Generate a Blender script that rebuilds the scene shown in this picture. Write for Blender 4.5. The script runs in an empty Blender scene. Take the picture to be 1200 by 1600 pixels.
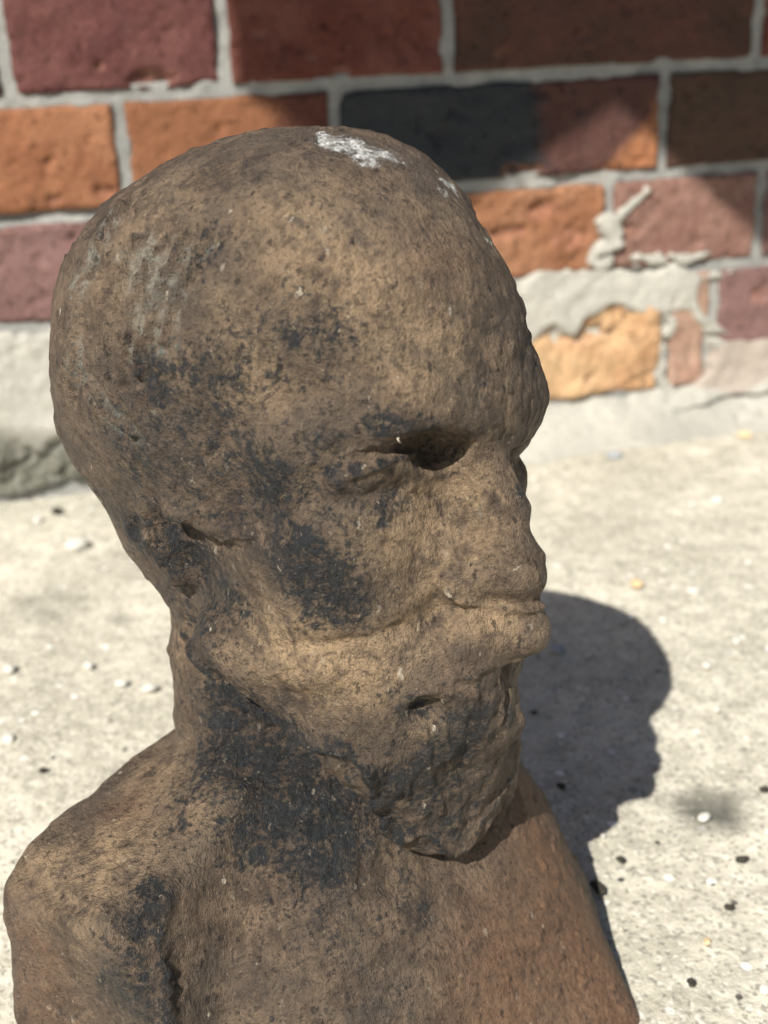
import bpy, math, time
import numpy as np
from mathutils import Matrix, Vector
T0=time.time()
C=bpy.context.scene.collection
sc=bpy.context.scene
# ---------------------------------------------------------------- camera
PITCH,ROLL=math.radians(22.17),math.radians(-2.448)
CAMZ=.3098
cam=bpy.data.cameras.new('camera');camo=bpy.data.objects.new('camera',cam);C.objects.link(camo);sc.camera=camo
F_=np.array([0,math.cos(PITCH),-math.sin(PITCH)]);R_=np.array([1,0,0.]);U_=np.cross(R_,F_)
R2=R_*math.cos(ROLL)+U_*math.sin(ROLL);U2=-R_*math.sin(ROLL)+U_*math.cos(ROLL)
m=Matrix.Identity(4)
for i in range(3): m[i][0],m[i][1],m[i][2]=R2[i],U2[i],-F_[i]
m[2][3]=CAMZ
camo.matrix_world=m
cam.sensor_fit='VERTICAL';cam.sensor_height=36;cam.lens=36*1850/1600;cam.clip_start=.01;cam.clip_end=200
cam.dof.use_dof=True;cam.dof.focus_distance=.325;cam.dof.aperture_fstop=cam.lens/3.4
# ---------------------------------------------------------------- sky, sun, exposure
SUN_AZ,SUN_EL=math.radians(25),math.radians(44)
w=bpy.data.worlds.new("World");sc.world=w;w.use_nodes=True;nt=w.node_tree
sky=nt.nodes.new('ShaderNodeTexSky');sky.sky_type='NISHITA';sky.sun_disc=False
sky.sun_elevation=SUN_EL;sky.sun_rotation=math.pi+SUN_AZ      # the sun stands behind the camera, to its left
nt.links.new(sky.outputs[0],nt.nodes['Background'].inputs[0]);nt.nodes['Background'].inputs[1].default_value=.05
sun=bpy.data.lights.new('sun','SUN');sun.energy=5.0;sun.angle=math.radians(.5);sun.color=(1,.95,.86)
suno=bpy.data.objects.new('sun',sun);C.objects.link(suno)
SUND=np.array([math.sin(SUN_AZ)*math.cos(SUN_EL),math.cos(SUN_AZ)*math.cos(SUN_EL),-math.sin(SUN_EL)])
suno.rotation_euler=Vector(SUND).to_track_quat('-Z','Y').to_euler();suno.location=(-1,-2,3)
vs=sc.view_settings;vs.view_transform='Standard';vs.look='None';vs.gamma=1;vs.use_curve_mapping=False;vs.exposure=.55

# ---------------------------------------------------------------- helpers
def link(name,me,parent=None):
    o=bpy.data.objects.new(name,me);C.objects.link(o);o.parent=parent;return o
def empty(name,loc,label,cat,group=None):
    o=bpy.data.objects.new(name,None);C.objects.link(o);o.location=loc;o['label']=label;o['category']=cat
    if group:o['group']=group
    return o
def mesh(name,V,F,mat=None,smooth=True,attrs=None):
    me=bpy.data.meshes.new(name);V=np.asarray(V,np.float32);F=np.asarray(F,np.int32);k=F.shape[1]
    me.vertices.add(len(V));me.vertices.foreach_set('co',V.ravel())
    me.loops.add(F.size);me.loops.foreach_set('vertex_index',F.ravel())
    me.polygons.add(len(F));me.polygons.foreach_set('loop_start',np.arange(0,F.size,k,dtype=np.int32))
    me.polygons.foreach_set('use_smooth',np.full(len(F),smooth))
    me.update(calc_edges=True);me.validate()
    for n,a in (attrs or {}).items():
        at=me.attributes.new(n,'FLOAT','POINT');at.data.foreach_set('value',np.asarray(a,np.float32))
    if mat:me.materials.append(mat)
    return me
def gridF(n,m):
    i,j=np.meshgrid(np.arange(n-1),np.arange(m-1),indexing='ij');a=(i*m+j).ravel()
    return np.stack([a,a+m,a+m+1,a+1],1)
_rng=np.random.RandomState(7);_perm=_rng.permutation(4096).astype(np.int64);_val=_rng.uniform(-1,1,4096).astype(np.float32)
def vnoise(P,sc_,seed=0):
    """smooth value noise, P (n,3) in metres, sc_ = feature size in metres"""
    Q=np.asarray(P,np.float64)/sc_+seed*17.31+100;I=np.floor(Q).astype(np.int64);f=(Q-I);f=f*f*f*(f*(f*6-15)+10)
    def h(a,b,c):return _val[_perm[(_perm[(_perm[a&4095]+b)&4095]+c)&4095]]
    x,y,z=I.T;r=0
    for a in (0,1):
        wa=f[:,0] if a else 1-f[:,0]
        for b in (0,1):
            wb=f[:,1] if b else 1-f[:,1]
            for c in (0,1):
                r=r+wa*wb*(f[:,2] if c else 1-f[:,2])*h(x+a,y+b,z+c)
    return r
def fbm(P,sc_,oct=3,seed=0,gain=.5):
    r=0;a=1
    for k in range(oct): r=r+a*vnoise(P,sc_/2**k,seed+k*3);a*=gain
    return r
def sstep(a,b,x):
    t=np.clip((x-a)/(b-a),0,1);return t*t*(3-2*t)
def inpoly(x,y,poly):
    r=np.zeros(x.shape,bool);n=len(poly)
    for i in range(n):
        (x1,y1),(x2,y2)=poly[i],poly[(i+1)%n]
        c=((y1>y)!=(y2>y))&(x<(x2-x1)*(y-y1)/((y2-y1) or 1e-12)+x1);r^=c
    return r
# ---------------------------------------------------------------- node helpers
class NT:
    def __init__(s,name,rough=.9,spec=.3):
        s.m=bpy.data.materials.new(name);s.m.use_nodes=True;s.t=s.m.node_tree;s.b=s.t.nodes['Principled BSDF']
        s.b.inputs['Roughness'].default_value=rough;s.b.inputs['Specular IOR Level'].default_value=spec
        s.co=s.t.nodes.new('ShaderNodeTexCoord').outputs['Object']
    def n(s,ty,**k):
        x=s.t.nodes.new(ty)
        for a,b in k.items(): setattr(x,a,b)
        return x
    def put(s,x,v):
        if isinstance(v,(int,float)):x.default_value=v
        elif isinstance(v,tuple):x.default_value=v if len(v)!=3 or x.type=='VECTOR' else (*v,1)
        else:s.t.links.new(v,x)
    def off(s,v):
        x=s.n('ShaderNodeVectorMath',operation='ADD');s.put(x.inputs[0],s.co);x.inputs[1].default_value=v;return x.outputs[0]
    def noise(s,scale,detail=4,rough=.6,vec=None,dist=0.):
        x=s.n('ShaderNodeTexNoise');s.put(x.inputs['Vector'],vec or s.co);x.inputs['Scale'].default_value=scale
        x.inputs['Detail'].default_value=detail;x.inputs['Roughness'].default_value=rough;x.inputs['Distortion'].default_value=dist;return x.outputs['Fac']
    def vor(s,scale,vec=None,out='Distance',rand=1.,feature='F1'):
        x=s.n('ShaderNodeTexVoronoi',feature=feature);s.put(x.inputs['Vector'],vec or s.co);x.inputs['Scale'].default_value=scale;x.inputs['Randomness'].default_value=rand;return x.outputs[out]
    def mr(s,v,a,b,c=0.,d=1.,smooth=True):
        x=s.n('ShaderNodeMapRange',interpolation_type='SMOOTHSTEP' if smooth else 'LINEAR');s.put(x.inputs[0],v)
        for i,q in enumerate((a,b,c,d)): x.inputs[i+1].default_value=q
        return x.outputs[0]
    def ma(s,op,a,b=0.,clamp=False):
        x=s.n('ShaderNodeMath',operation=op,use_clamp=clamp);s.put(x.inputs[0],a);s.put(x.inputs[1],b);return x.outputs[0]
    def mix(s,f,a,b,blend='MIX'):
        x=s.n('ShaderNodeMix',data_type='RGBA',blend_type=blend);s.put(x.inputs[0],f);s.put(x.inputs[6],a);s.put(x.inputs[7],b);return x.outputs[2]
    def attr(s,name):
        x=s.n('ShaderNodeAttribute');x.attribute_name=name;return x.outputs['Fac']
    def bump(s,h,dist,strength=1.,nrm=None):
        x=s.n('ShaderNodeBump');s.put(x.inputs['Height'],h);x.inputs['Distance'].default_value=dist;x.inputs['Strength'].default_value=strength
        if nrm:s.put(x.inputs['Normal'],nrm)
        return x.outputs[0]
    def done(s,col,nrm=None,rough=None):
        s.put(s.b.inputs['Base Color'],col)
        if nrm:s.put(s.b.inputs['Normal'],nrm)
        if rough is not None:s.put(s.b.inputs['Roughness'],rough)
        return s.m
# ---------------------------------------------------------------- ground
def mat_ground():
    s=NT('weathered_concrete',.92,.2)
    a=s.noise(9,4);b=s.noise(60,4);c=s.noise(420,3,.7);v=s.vor(650,out='Color')
    col=s.mix(s.mr(a,.3,.7),(.48,.455,.375),(.68,.645,.54))
    col=s.mix(s.mr(b,.35,.7),col,s.mix(.6,col,(.33,.31,.25)))
    g=s.n('ShaderNodeSeparateColor');s.put(g.inputs[0],v)
    col=s.mix(s.ma('MULTIPLY',s.mr(g.outputs[0],.78,.88),.6),col,(.19,.18,.155))
    col=s.mix(s.ma('MULTIPLY',s.mr(g.outputs[1],.84,.92),.55),col,(.74,.71,.62))
    v2=s.vor(190,out='Color');g2=s.n('ShaderNodeSeparateColor');s.put(g2.inputs[0],v2);d2=s.vor(190)
    col=s.mix(s.ma('MULTIPLY',s.mr(g2.outputs[0],.965,.975),s.mr(d2,.45,.3)),col,(.8,.78,.74))
    col=s.mix(s.ma('MULTIPLY',s.mr(g2.outputs[1],.975,.985),s.mr(d2,.3,.2)),col,(.07,.065,.06))
    st=s.attr('stain')
    col=s.mix(s.ma('MULTIPLY',st,s.mr(b,.2,.6,.5,.95)),col,(.10,.10,.085))
    h=s.ma('ADD',s.ma('MULTIPLY',s.noise(900,2,.7),.5),s.ma('MULTIPLY',s.noise(300,3,.6),.7))
    return s.done(col,s.bump(h,.0011,1.))
STAINS=[(.1324,.4139,.018,.95),(.142,.42,.011,.5),(.118,.423,.008,.3),(-.155,.617,.009,.45),(-.2007,.6362,.03,.35),(.1009,.5086,.004,.3),(.1531,.9109,.005,.8),(-.1611,.69,.03,.2)]
fx=np.concatenate([[-6,-3,-1.5,-.8,-.5],np.arange(-.36,.42,.0017),[.55,.8,1.5,3,6]])
fy=np.concatenate([[-4,-1.5,-.4,0,.12],np.arange(.22,1.03,.0019),[1.2,1.5,3,6]])
X,Y=np.meshgrid(fx,fy,indexing='ij');P=np.stack([X.ravel(),Y.ravel(),0*X.ravel()],1)
fine=((P[:,0]>-.37)&(P[:,0]<.43)&(P[:,1]>.2)&(P[:,1]<1.04))
Z=fbm(P,.12,2)*.0012+fbm(P,.011,3,5)*.0006+vnoise(P,.0027,9)*.0004
Z-=np.maximum(0,vnoise(P,.008,21)-.62)*.004
P[:,2]=np.where(fine,Z-.0008,-.0008)
stn=np.zeros(len(P))
for x,y,r,s_ in STAINS:
    d=np.hypot(P[:,0]-x,P[:,1]-y)/r+fbm(P,.012,2,31)*.25;stn=np.maximum(stn,s_*(1-sstep(.35,1.25,d)))
g=link('ground',mesh('ground',P,gridF(len(fx),len(fy)),mat_ground(),attrs={'stain':stn}));g['kind']='structure'
# ---------------------------------------------------------------- brick wall
TH=math.radians(13.175);WD=.85
WN=np.array([-math.sin(TH),math.cos(TH),0]);WT=np.array([math.cos(TH),math.sin(TH),0])
wall=empty('brick_wall',tuple(WN*WD),'weathered brick wall with grey mortar joints, standing behind the bust','wall')
wall.rotation_euler=(0,0,TH)      # local x runs along the wall, local y into it, z up
def mat_brick(name,c1,c2,c3=(.30,.15,.10),split=None,seed=0.,corner=None,lo=.35,hi=.65):
    s=NT(name,.93,.2);vec=s.off((seed*3.1,seed*1.7,seed))
    a=s.noise(26,5,.62,vec);b=s.noise(120,5,.65,vec);c=s.noise(700,3,.6,vec)
    f=s.mr(a,lo,hi)
    if split is not None:
        sx=s.n('ShaderNodeSeparateXYZ');s.put(sx.inputs[0],s.co)
        f=s.mr(s.ma('ADD',sx.outputs[0],s.ma('MULTIPLY',s.ma('SUBTRACT',a,.5),.06)),split-.012,split+.012)
    col=s.mix(f,c1,c2)
    if corner:
        sx=s.n('ShaderNodeSeparateXYZ');s.put(sx.inputs[0],s.co)
        q=s.ma('SUBTRACT',sx.outputs[0],s.ma('MULTIPLY',sx.outputs[2],corner[1]));q=s.ma('ADD',q,s.ma('MULTIPLY',s.ma('SUBTRACT',a,.5),.05))
        col=s.mix(s.mr(q,corner[0]-.01,corner[0]+.012),col,c3)
    else: col=s.mix(s.ma('MULTIPLY',s.mr(b,.55,.75),.55),col,c3)
    col=s.mix(s.mr(c,.3,.75,0,.45),col,s.mix(.5,col,(.03,.022,.02)))
    col=s.mix(s.ma('MULTIPLY',s.mr(s.noise(70,3,.6,s.off((9+seed,3,1))),.70,.78),.7),col,(.5,.46,.42))
    h=s.ma('ADD',s.ma('MULTIPLY',b,1.),s.ma('MULTIPLY',c,.35))
    col=s.mix(s.ma('MULTIPLY',s.attr('fresh'),s.mr(b,.35,.6,.1,.75)),col,s.mix(.5,c3,(.42,.22,.16)))
    col=s.mix(s.mr(s.noise(60,5,.7,s.off((1,seed,4))),.5,.7,0,.5),col,s.mix(.55,c1,(.05,.035,.03)))
    col=s.mix(s.mr(s.noise(300,3,.7,s.off((4,seed,9))),.62,.72,0,.6),col,(.03,.022,.02))
    h=s.ma('SUBTRACT',h,s.ma('MULTIPLY',s.mr(s.noise(150,4,.75,s.off((2,seed,6))),.60,.72),1.6))
    return s.done(col,s.bump(h,.0034,1.))
BR={ 'purple':mat_brick('purple_red_brick',(.115,.042,.040),(.15,.062,.055),(.27,.125,.10),seed=1),
 'red':mat_brick('red_brick',(.145,.046,.034),(.185,.072,.055),(.25,.115,.095),seed=2),
 'brown':mat_brick('sooty_brown_brick',(.085,.048,.036),(.125,.055,.042),(.055,.04,.033),seed=3),
 'orange':mat_brick('orange_brick',(.28,.118,.060),(.35,.165,.088),(.24,.095,.05),seed=4),
 'orange_shade_edge':mat_brick('orange_brick_painted_shade',(.25,.108,.055),(.12,.047,.034),(.26,.11,.055),seed=5,split=.035),  # sunlit left and shaded right painted as two colours
 'black':mat_brick('black_and_dark_red_brick',(.040,.045,.050),(.105,.050,.042),(.36,.155,.075),seed=6,split=.028,corner=(.105,.9)),  # orange corner paints the sunlit triangle into the brick colour
 'dark':mat_brick('dark_brown_brick',(.085,.056,.040),(.11,.062,.045),(.14,.06,.045),seed=7),
 'rough_orange':mat_brick('rough_orange_brick',(.30,.135,.07),(.36,.18,.10),(.26,.10,.05),seed=8),
 'mauve':mat_brick('mauve_brick',(.24,.125,.10),(.29,.17,.135),(.36,.20,.15),seed=9),
 'violet':mat_brick('violet_brick',(.20,.115,.105),(.25,.145,.135),(.38,.17,.12),seed=10),
 'pink':mat_brick('dusty_pink_brick',(.46,.31,.23),(.38,.23,.17),(.54,.42,.33),seed=12),
 'tan':mat_brick('tan_orange_brick',(.62,.41,.23),(.52,.30,.16),(.64,.48,.31),seed=11)}
def brick(s0,s1,z0,z1,mat,seed,fine,rough=1.,recess=0.,chips=(),label=None):
    J=.0042;s0+=J;s1-=J;z0+=J;z1-=J;L=s1-s0;Hh=z1-z0;cx=(s0+s1)/2;cz=(z0+z1)/2
    st=.0022 if fine else .016
    n=max(5,int(L/st)+1);k=max(4,int(Hh/st)+1);r=.0022
    xs=np.linspace(-L/2,L/2,n);zs=np.linspace(-Hh/2,Hh/2,k);X,Zz=np.meshgrid(xs,zs,indexing='ij')
    P=np.stack([X.ravel(),0*X.ravel(),Zz.ravel()],1);Pw=P+[cx,seed*.37,cz]
    y=fbm(Pw,.03,4,3,.55)*.0015*rough+vnoise(Pw,.0052,13)*.0004*rough
    y+=np.maximum(0,fbm(Pw,.013,2,41)-.55)*.005           # pits
    ed=np.minimum(np.minimum(P[:,0]+L/2,L/2-P[:,0]),np.minimum(P[:,2]+Hh/2,Hh/2-P[:,2]))
    en=fbm(Pw,.014,2,51)
    y+=.0025*(1-sstep(0,.0026,ed))+.004*sstep(.35,.8,en)*(1-sstep(0,.006,ed))
    fr=np.zeros(len(P))
    for (a,b,ra,rb,dp) in chips:
        q=np.hypot((Pw[:,0]-a)/ra,(Pw[:,2]-b)/rb)+fbm(Pw,.008,2,61)*.35;y+=dp*(1-sstep(.6,1.05,q))*(1+.6*vnoise(Pw,.004,71));fr=np.maximum(fr,1-sstep(.7,1.1,q))
    P[:,0]-=np.sign(P[:,0])*(np.abs(P[:,0])>L/2-1e-6)*np.maximum(0,en)*.001
    P[:,1]=y+recess
    P[:,2]+=(np.abs(np.abs(P[:,2])-Hh/2)<1e-6)*vnoise(Pw,.02,81)*.0009
    N=n*k;F=gridF(n,k)[:,::1]
    # rim going back into the wall
    idx=np.arange(N).reshape(n,k);loop=np.concatenate([idx[:,0],idx[-1,1:],idx[-2::-1,-1],idx[0,-2:0:-1]])
    B=P[loop].copy();B[:,1]=.05;V=np.concatenate([P,B]);m_=len(loop);a=np.arange(m_);b=(a+1)%m_
    F2=np.stack([loop[a],N+a,N+b,loop[b]],1)
    o=link('brick',mesh('brick',V,np.concatenate([F,F2]),mat,attrs={'fresh':np.concatenate([fr,np.zeros(m_)])}),wall);o.location=(cx,0,cz)
    if label:o['label']=label
    return o
ROWZ=[-.0485,.026,.1265,.2,.2755,.351,.4265,.502,.5775,.653,.7285]
known={4:[(-.275,-.0395,'purple',[( .035,.283,.028,.006,.006),(.05,.288,.016,.007,.003),(.02,.296,.004,.002,.004),(-.02,.286,.004,.003,.003)],'purple red brick with a chipped lower edge'),
 (-.0395,.103,'purple',[(.052,.285,.018,.006,.005),(.02,.295,.004,.003,.003)],'purple red brick with a chipped lower edge'),
 (.103,.26,'red',[(.182,.283,.007,.004,.004),(.125,.31,.01,.002,.002)],None),(.26,.50,'brown',[(.30,.29,.006,.004,.003),(.36,.3,.005,.003,.003)],'sooty brown brick')],
3:[(-.125,.029,'orange',[(.015,.215,.008,.005,.004),(-.02,.212,.006,.004,.003)],'bright orange brick'),(.029,.176,'orange_shade_edge',[],'orange brick with its shaded right side painted dark red'),
 (.176,.427,'black',[(.315,.208,.014,.007,.005)],'long brick, black on the left and dark red on the right'),(.427,.66,'dark',[],None)],
2:[(-.29,-.16,'red',[],None),(-.16,.09,'violet',[(.0,.133,.01,.006,.003)],None),(.09,.24,'violet',[],None),(.24,.385,'rough_orange',[(.33,.18,.02,.008,.003),(.30,.165,.02,.006,.003),(.35,.158,.02,.01,.002)],'rough pitted orange brick'),
 (.385,.513,'mauve',[(.40,.158,.01,.006,.004)],'pinkish mauve brick beside the mortar lump'),(.513,.74,'violet',[],None)],
1:[(-.2,.04,'violet',[],None),(.04,.29,'orange',[],None),(.29,.436,'tan',[(.36,.082,.03,.01,.003),(.372,.045,.005,.003,.003)],'tan orange brick laid bare by broken cement'),
 (.436,.478,'pink',[(.46,.055,.006,.01,.003)],None),(.478,.73,'violet',[(.52,.1,.01,.006,.003)],'violet brick partly covered by cement')]}
rb=np.random.RandomState(3);pal=['purple','red','brown','red','orange','purple','dark']
sd=0
for row in range(0,10):
    z0,z1=ROWZ[row],ROWZ[row+1];K=known.get(row,[]);lst=[]
    if K:
        left=K[0][0];right=K[-1][1];lst=list(K)
    else:
        left=right=.1+.06*(row%2)
    while left>-.75: L=rb.choice([.15,.24,.24]);lst.append((left-L,left,pal[rb.randint(7)],[],None));left-=L
    while right<1.25: L=rb.choice([.15,.24,.24]);lst.append((right,right+L,pal[rb.randint(7)],[],None));right+=L
    for (a,b,mt,ch,lab) in lst:
        sd+=1;fine=(row in (1,2,3,4)) and b>-.06 and a<.56
        brick(a,b,z0,z1,BR[mt],sd,fine,recess=.04 if row==0 or (row==1 and b<.27) else 0.,rough=2.4 if mt in('rough_orange','tan') else 1.,chips=ch,label=lab)
# mortar bed and cement render share the wall's plane, one behind, one in front of the brick faces
def mat_mortar():
    s=NT('grey_mortar',.95,.15);a=s.noise(18,4);b=s.noise(160,4,.6);c=s.noise(900,2,.7)
    col=s.mix(s.mr(a,.3,.7),(.34,.345,.335),(.52,.515,.48));col=s.mix(s.mr(b,.5,.75,0,.6),col,(.25,.25,.235))
    col=s.mix(s.mr(c,.55,.75,0,.6),col,(.68,.67,.63));col=s.mix(s.mr(s.noise(500,3,.7,s.off((1,1,1))),.62,.78,0,.4),col,(.2,.2,.19))
    return s.done(col,s.bump(s.ma('ADD',b,s.ma('MULTIPLY',c,1.)),.0034))
def mat_render():
    s=NT('smeared_cement',.95,.15);a=s.noise(11,5);b=s.noise(90,5,.65);c=s.noise(600,3,.7);sx=s.n('ShaderNodeSeparateXYZ');s.put(sx.inputs[0],s.co)
    col=s.mix(s.mr(a,.3,.7),(.48,.47,.42),(.64,.62,.55));col=s.mix(s.mr(b,.45,.8,0,.5),col,(.36,.335,.28))
    moss=s.ma('MULTIPLY',s.attr('moss'),s.mr(b,.2,.5));col=s.mix(moss,col,(.13,.13,.10))
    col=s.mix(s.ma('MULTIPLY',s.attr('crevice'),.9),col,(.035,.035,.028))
    pk=s.ma('MULTIPLY',s.attr('dust'),.6);col=s.mix(pk,col,(.46,.33,.27))
    col=s.mix(s.mr(s.noise(300,4,.75,s.off((1,1,1))),.62,.78,0,.3),col,(.28,.27,.23))
    return s.done(col,s.bump(s.ma('ADD',b,s.ma('MULTIPLY',c,.8)),.0036))
xs=np.concatenate([np.linspace(-.75,-.17,40),np.arange(-.165,.62,.0025),np.linspace(.63,1.25,40)])
zs=np.concatenate([np.arange(-.02,.345,.0025),np.linspace(.35,.72,50)])
X,Zz=np.meshgrid(xs,zs,indexing='ij');P=np.stack([X.ravel(),0*X.ravel(),Zz.ravel()],1)
y=.0034+fbm(P,.012,3,2)*.0011+vnoise(P,.0035,4)*.0003
y+=.0045*np.exp(-((P[:,2]-.203)/.004)**2)*sstep(.14,.06,P[:,0])      # raked-out bed joint at the left
y+=.002*sstep(.25,.8,fbm(P,.02,2,14))
inb=np.zeros(len(P),bool)
for k_,K in known.items():
    for b_ in K: inb|=(P[:,0]>b_[0]+.0075)&(P[:,0]<b_[1]-.0075)&(P[:,2]>ROWZ[k_]+.0075)&(P[:,2]<ROWZ[k_+1]-.0075)
P[:,1]=np.where(inb,.016,y)
link('mortar',mesh('mortar',P,gridF(len(xs),len(zs)),mat_mortar()),wall)
HOLE1=[(.285,.066),(.3065,.0686),(.3249,.082),(.335,.086),(.3433,.0903),(.3595,.0811),(.3699,.0954),(.3913,.101),(.4133,.0939),(.4298,.0934),(.455,.09),(.4763,.0671),(.4782,.0402),(.462,.035),(.439,.0271),(.394,.025),(.3335,.0281),(.285,.028)]
HOLE2=[(.4645,.1148),(.5229,.1225),(.66,.126),(.65,.0621),(.5285,.0619),(.4992,.0659),(.4751,.0829),(.4628,.0996)]
xs=np.concatenate([np.linspace(-.75,-.17,40),np.arange(-.165,.62,.0020),np.linspace(.63,1.25,40)])
zs=np.concatenate([np.arange(-.012,.20,.0018)])
X,Zz=np.meshgrid(xs,zs,indexing='ij');P=np.stack([X.ravel(),0*X.ravel(),Zz.ravel()],1);S_,Z_=P[:,0],P[:,2]
wob=fbm(P,.03,3,7)*.004;jx=S_+fbm(P,.014,2,17)*.0035;jz=Z_+fbm(P,.014,2,19)*.0035
left=1-sstep(.2,.27,S_)
t=.0022+fbm(P,.03,4,23)*.0016+left*.004
top=np.where(S_<.25,.1235,np.where(S_<.385,.1315,.1285))+wob*.6
top=np.where(S_>.455,.1275-.006*sstep(.455,.47,S_),top)
t=np.where(jz>top,-.012,t)
t-=.014*sstep(-.0012,.0012,jz-top)
for (a,b,ra,rb_,tt) in [(.3836,.1681,.011,.0085,.006),(.388,.158,.011,.009,.006),(.3836,.146,.012,.009,.006),(.394,.1735,.006,.005,.0035),(.398,.1765,.005,.0045,.003),(.402,.179,.0045,.004,.0028),(.406,.182,.0045,.004,.0026),(.410,.185,.0045,.004,.0024),(.414,.188,.0045,.0045,.0024),(.378,.138,.014,.007,.004),(.418,.1365,.022,.006,.003),(.452,.1345,.02,.005,.0025)]:   # mortar lump and drip
    q=np.hypot((S_-a)/ra,(Z_-b)/rb_)+fbm(P,.006,2,29)*.3;t=np.maximum(t,-.012+(.012+tt)*(1-sstep(.7,1.15,q)))
in1=inpoly(jx,jz,HOLE1);in2=inpoly(jx,jz,HOLE2)
def soft(mask):
    A=mask.reshape(X.shape).astype(float)
    for _ in range(2):
        A=(A+np.roll(A,1,0)+np.roll(A,-1,0)+np.roll(A,1,1)+np.roll(A,-1,1))/5
    return A.ravel()
m1=np.maximum(soft(in1),soft(in2));t=t*(1-m1)-.006*m1
gone=m1>.5
# thin skin of cement crossing the bare patch
rib=np.abs(jx-.4365-.004*np.sin(Z_*90));t=np.where((rib<.0045)&(Z_<.09)&(S_>.4),np.maximum(t,.0012),t)
fil=(1-left)*np.maximum(0,(.030-Z_)/.030);t=np.where(gone&(Z_>.03),t,t+.045*fil**2.2)
CRACKS=[[(0.4608, -0.0029), (0.4757, -0.008), (0.4926, 0.0018), (0.5161, 0.003), (0.5347, -0.0059), (0.5584, -0.0018)], [(0.4338, 0.0702), (0.4541, 0.0587), (0.478, 0.0418)], [(0.475, 0.0688), (0.4994, 0.0643)], [(0.3792, 0.1419), (0.3897, 0.1449), (0.4033, 0.1374), (0.4171, 0.1299)], [(0.5047, 0.1036), (0.5258, 0.0913)]]
# left: rough ledge with a mossy broken gap under it
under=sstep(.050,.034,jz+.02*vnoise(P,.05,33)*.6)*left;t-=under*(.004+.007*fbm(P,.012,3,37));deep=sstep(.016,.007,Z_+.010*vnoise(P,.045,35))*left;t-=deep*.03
lip=np.exp(-((Z_-.056)/.01)**2)*left;t+=lip*.003*(1+fbm(P,.02,2,39))
for L_ in CRACKS:
    for (a0,b0),(a1,b1) in zip(L_,L_[1:]):
        ux,uz=a1-a0,b1-b0;tt=np.clip(((jx-a0)*ux+(jz-b0)*uz)/(ux*ux+uz*uz),0,1);dd=np.hypot(jx-a0-tt*ux,jz-b0-tt*uz);t-=.0055*np.exp(-(dd/.0016)**2)
t+=fbm(P,.009,2,57)*.0008
# right: second broken layer of cement lower down
cr=Z_-(.016+.010*vnoise(P,.03,47)+.012*sstep(.45,.6,S_));t+=(1-left)*sstep(.42,.47,S_)*.004*sstep(.0015,-.0015,cr)*-1
t+=(1-left)*sstep(.42,.45,S_)*.0045*np.exp(-(np.maximum(0,cr)/.008)**2)*(cr>-.001)
t+=vnoise(P,.0045,53)*.0003
P[:,1]=-t
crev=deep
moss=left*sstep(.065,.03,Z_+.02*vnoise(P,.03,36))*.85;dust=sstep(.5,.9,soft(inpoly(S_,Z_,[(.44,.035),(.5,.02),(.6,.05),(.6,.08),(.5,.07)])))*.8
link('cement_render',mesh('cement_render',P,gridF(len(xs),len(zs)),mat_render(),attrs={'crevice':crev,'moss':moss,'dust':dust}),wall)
core=np.array([(x,y_,z) for x in (-.76,1.26) for y_ in (.02,.25) for z in (-.05,.74)]);cf=[(0,1,3,2),(4,6,7,5),(0,4,5,1),(2,3,7,6),(1,5,7,3),(0,2,6,4)]
link('wall_core',mesh('wall_core',core,cf,BR['brown'],smooth=False),wall)

# --- bust sculpting (numpy signed distance field, cm in head frame) ---
import numpy as np
H_O=np.array([-.028,.335,.225]); H_YAW=np.radians(52)
H_M=np.array([[np.sin(H_YAW),-np.cos(H_YAW),0],[-np.cos(H_YAW),-np.sin(H_YAW),0],[0,0,1]])
def smin(a,b,k):
    h=np.clip(.5+.5*(b-a)/k,0,1); return b+(a-b)*h-k*h*(1-h)
def smax(a,b,k): return -smin(-a,-b,k)
def ell(P,c,r,yaw=0,pit=0,roll=0):
    x=P[0]-c[0];y=P[1]-c[1];z=P[2]-c[2]
    if yaw: a=np.radians(yaw);x,y=x*np.cos(a)+y*np.sin(a),-x*np.sin(a)+y*np.cos(a)
    if pit: a=np.radians(pit);x,z=x*np.cos(a)+z*np.sin(a),-x*np.sin(a)+z*np.cos(a)
    if roll: a=np.radians(roll);y,z=y*np.cos(a)+z*np.sin(a),-y*np.sin(a)+z*np.cos(a)
    k=np.sqrt((x/r[0])**2+(y/r[1])**2+(z/r[2])**2)+1e-6
    return (k-1)*k/(np.sqrt((x/r[0]**2)**2+(y/r[1]**2)**2+(z/r[2]**2)**2)+1e-6)
def cap(P,a,b,r1,r2):
    a=np.array(a,float);b=np.array(b,float);d=b-a
    t=((P[0]-a[0])*d[0]+(P[1]-a[1])*d[1]+(P[2]-a[2])*d[2])/(d@d);t=np.clip(t,0,1)
    return np.sqrt((P[0]-a[0]-t*d[0])**2+(P[1]-a[1]-t*d[1])**2+(P[2]-a[2]-t*d[2])**2)-(r1+(r2-r1)*t)
def rbox(P,c,hs,r,yaw=0):
    x=P[0]-c[0];y=P[1]-c[1];z=P[2]-c[2]
    a=np.radians(yaw);x,y=x*np.cos(a)+y*np.sin(a),-x*np.sin(a)+y*np.cos(a)
    qx=np.abs(x)-hs[0]+r;qy=np.abs(y)-hs[1]+r;qz=np.abs(z)-hs[2]+r
    return np.sqrt(np.maximum(qx,0)**2+np.maximum(qy,0)**2+np.maximum(qz,0)**2)+np.minimum(np.maximum(qx,np.maximum(qy,qz)),0)-r
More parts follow.
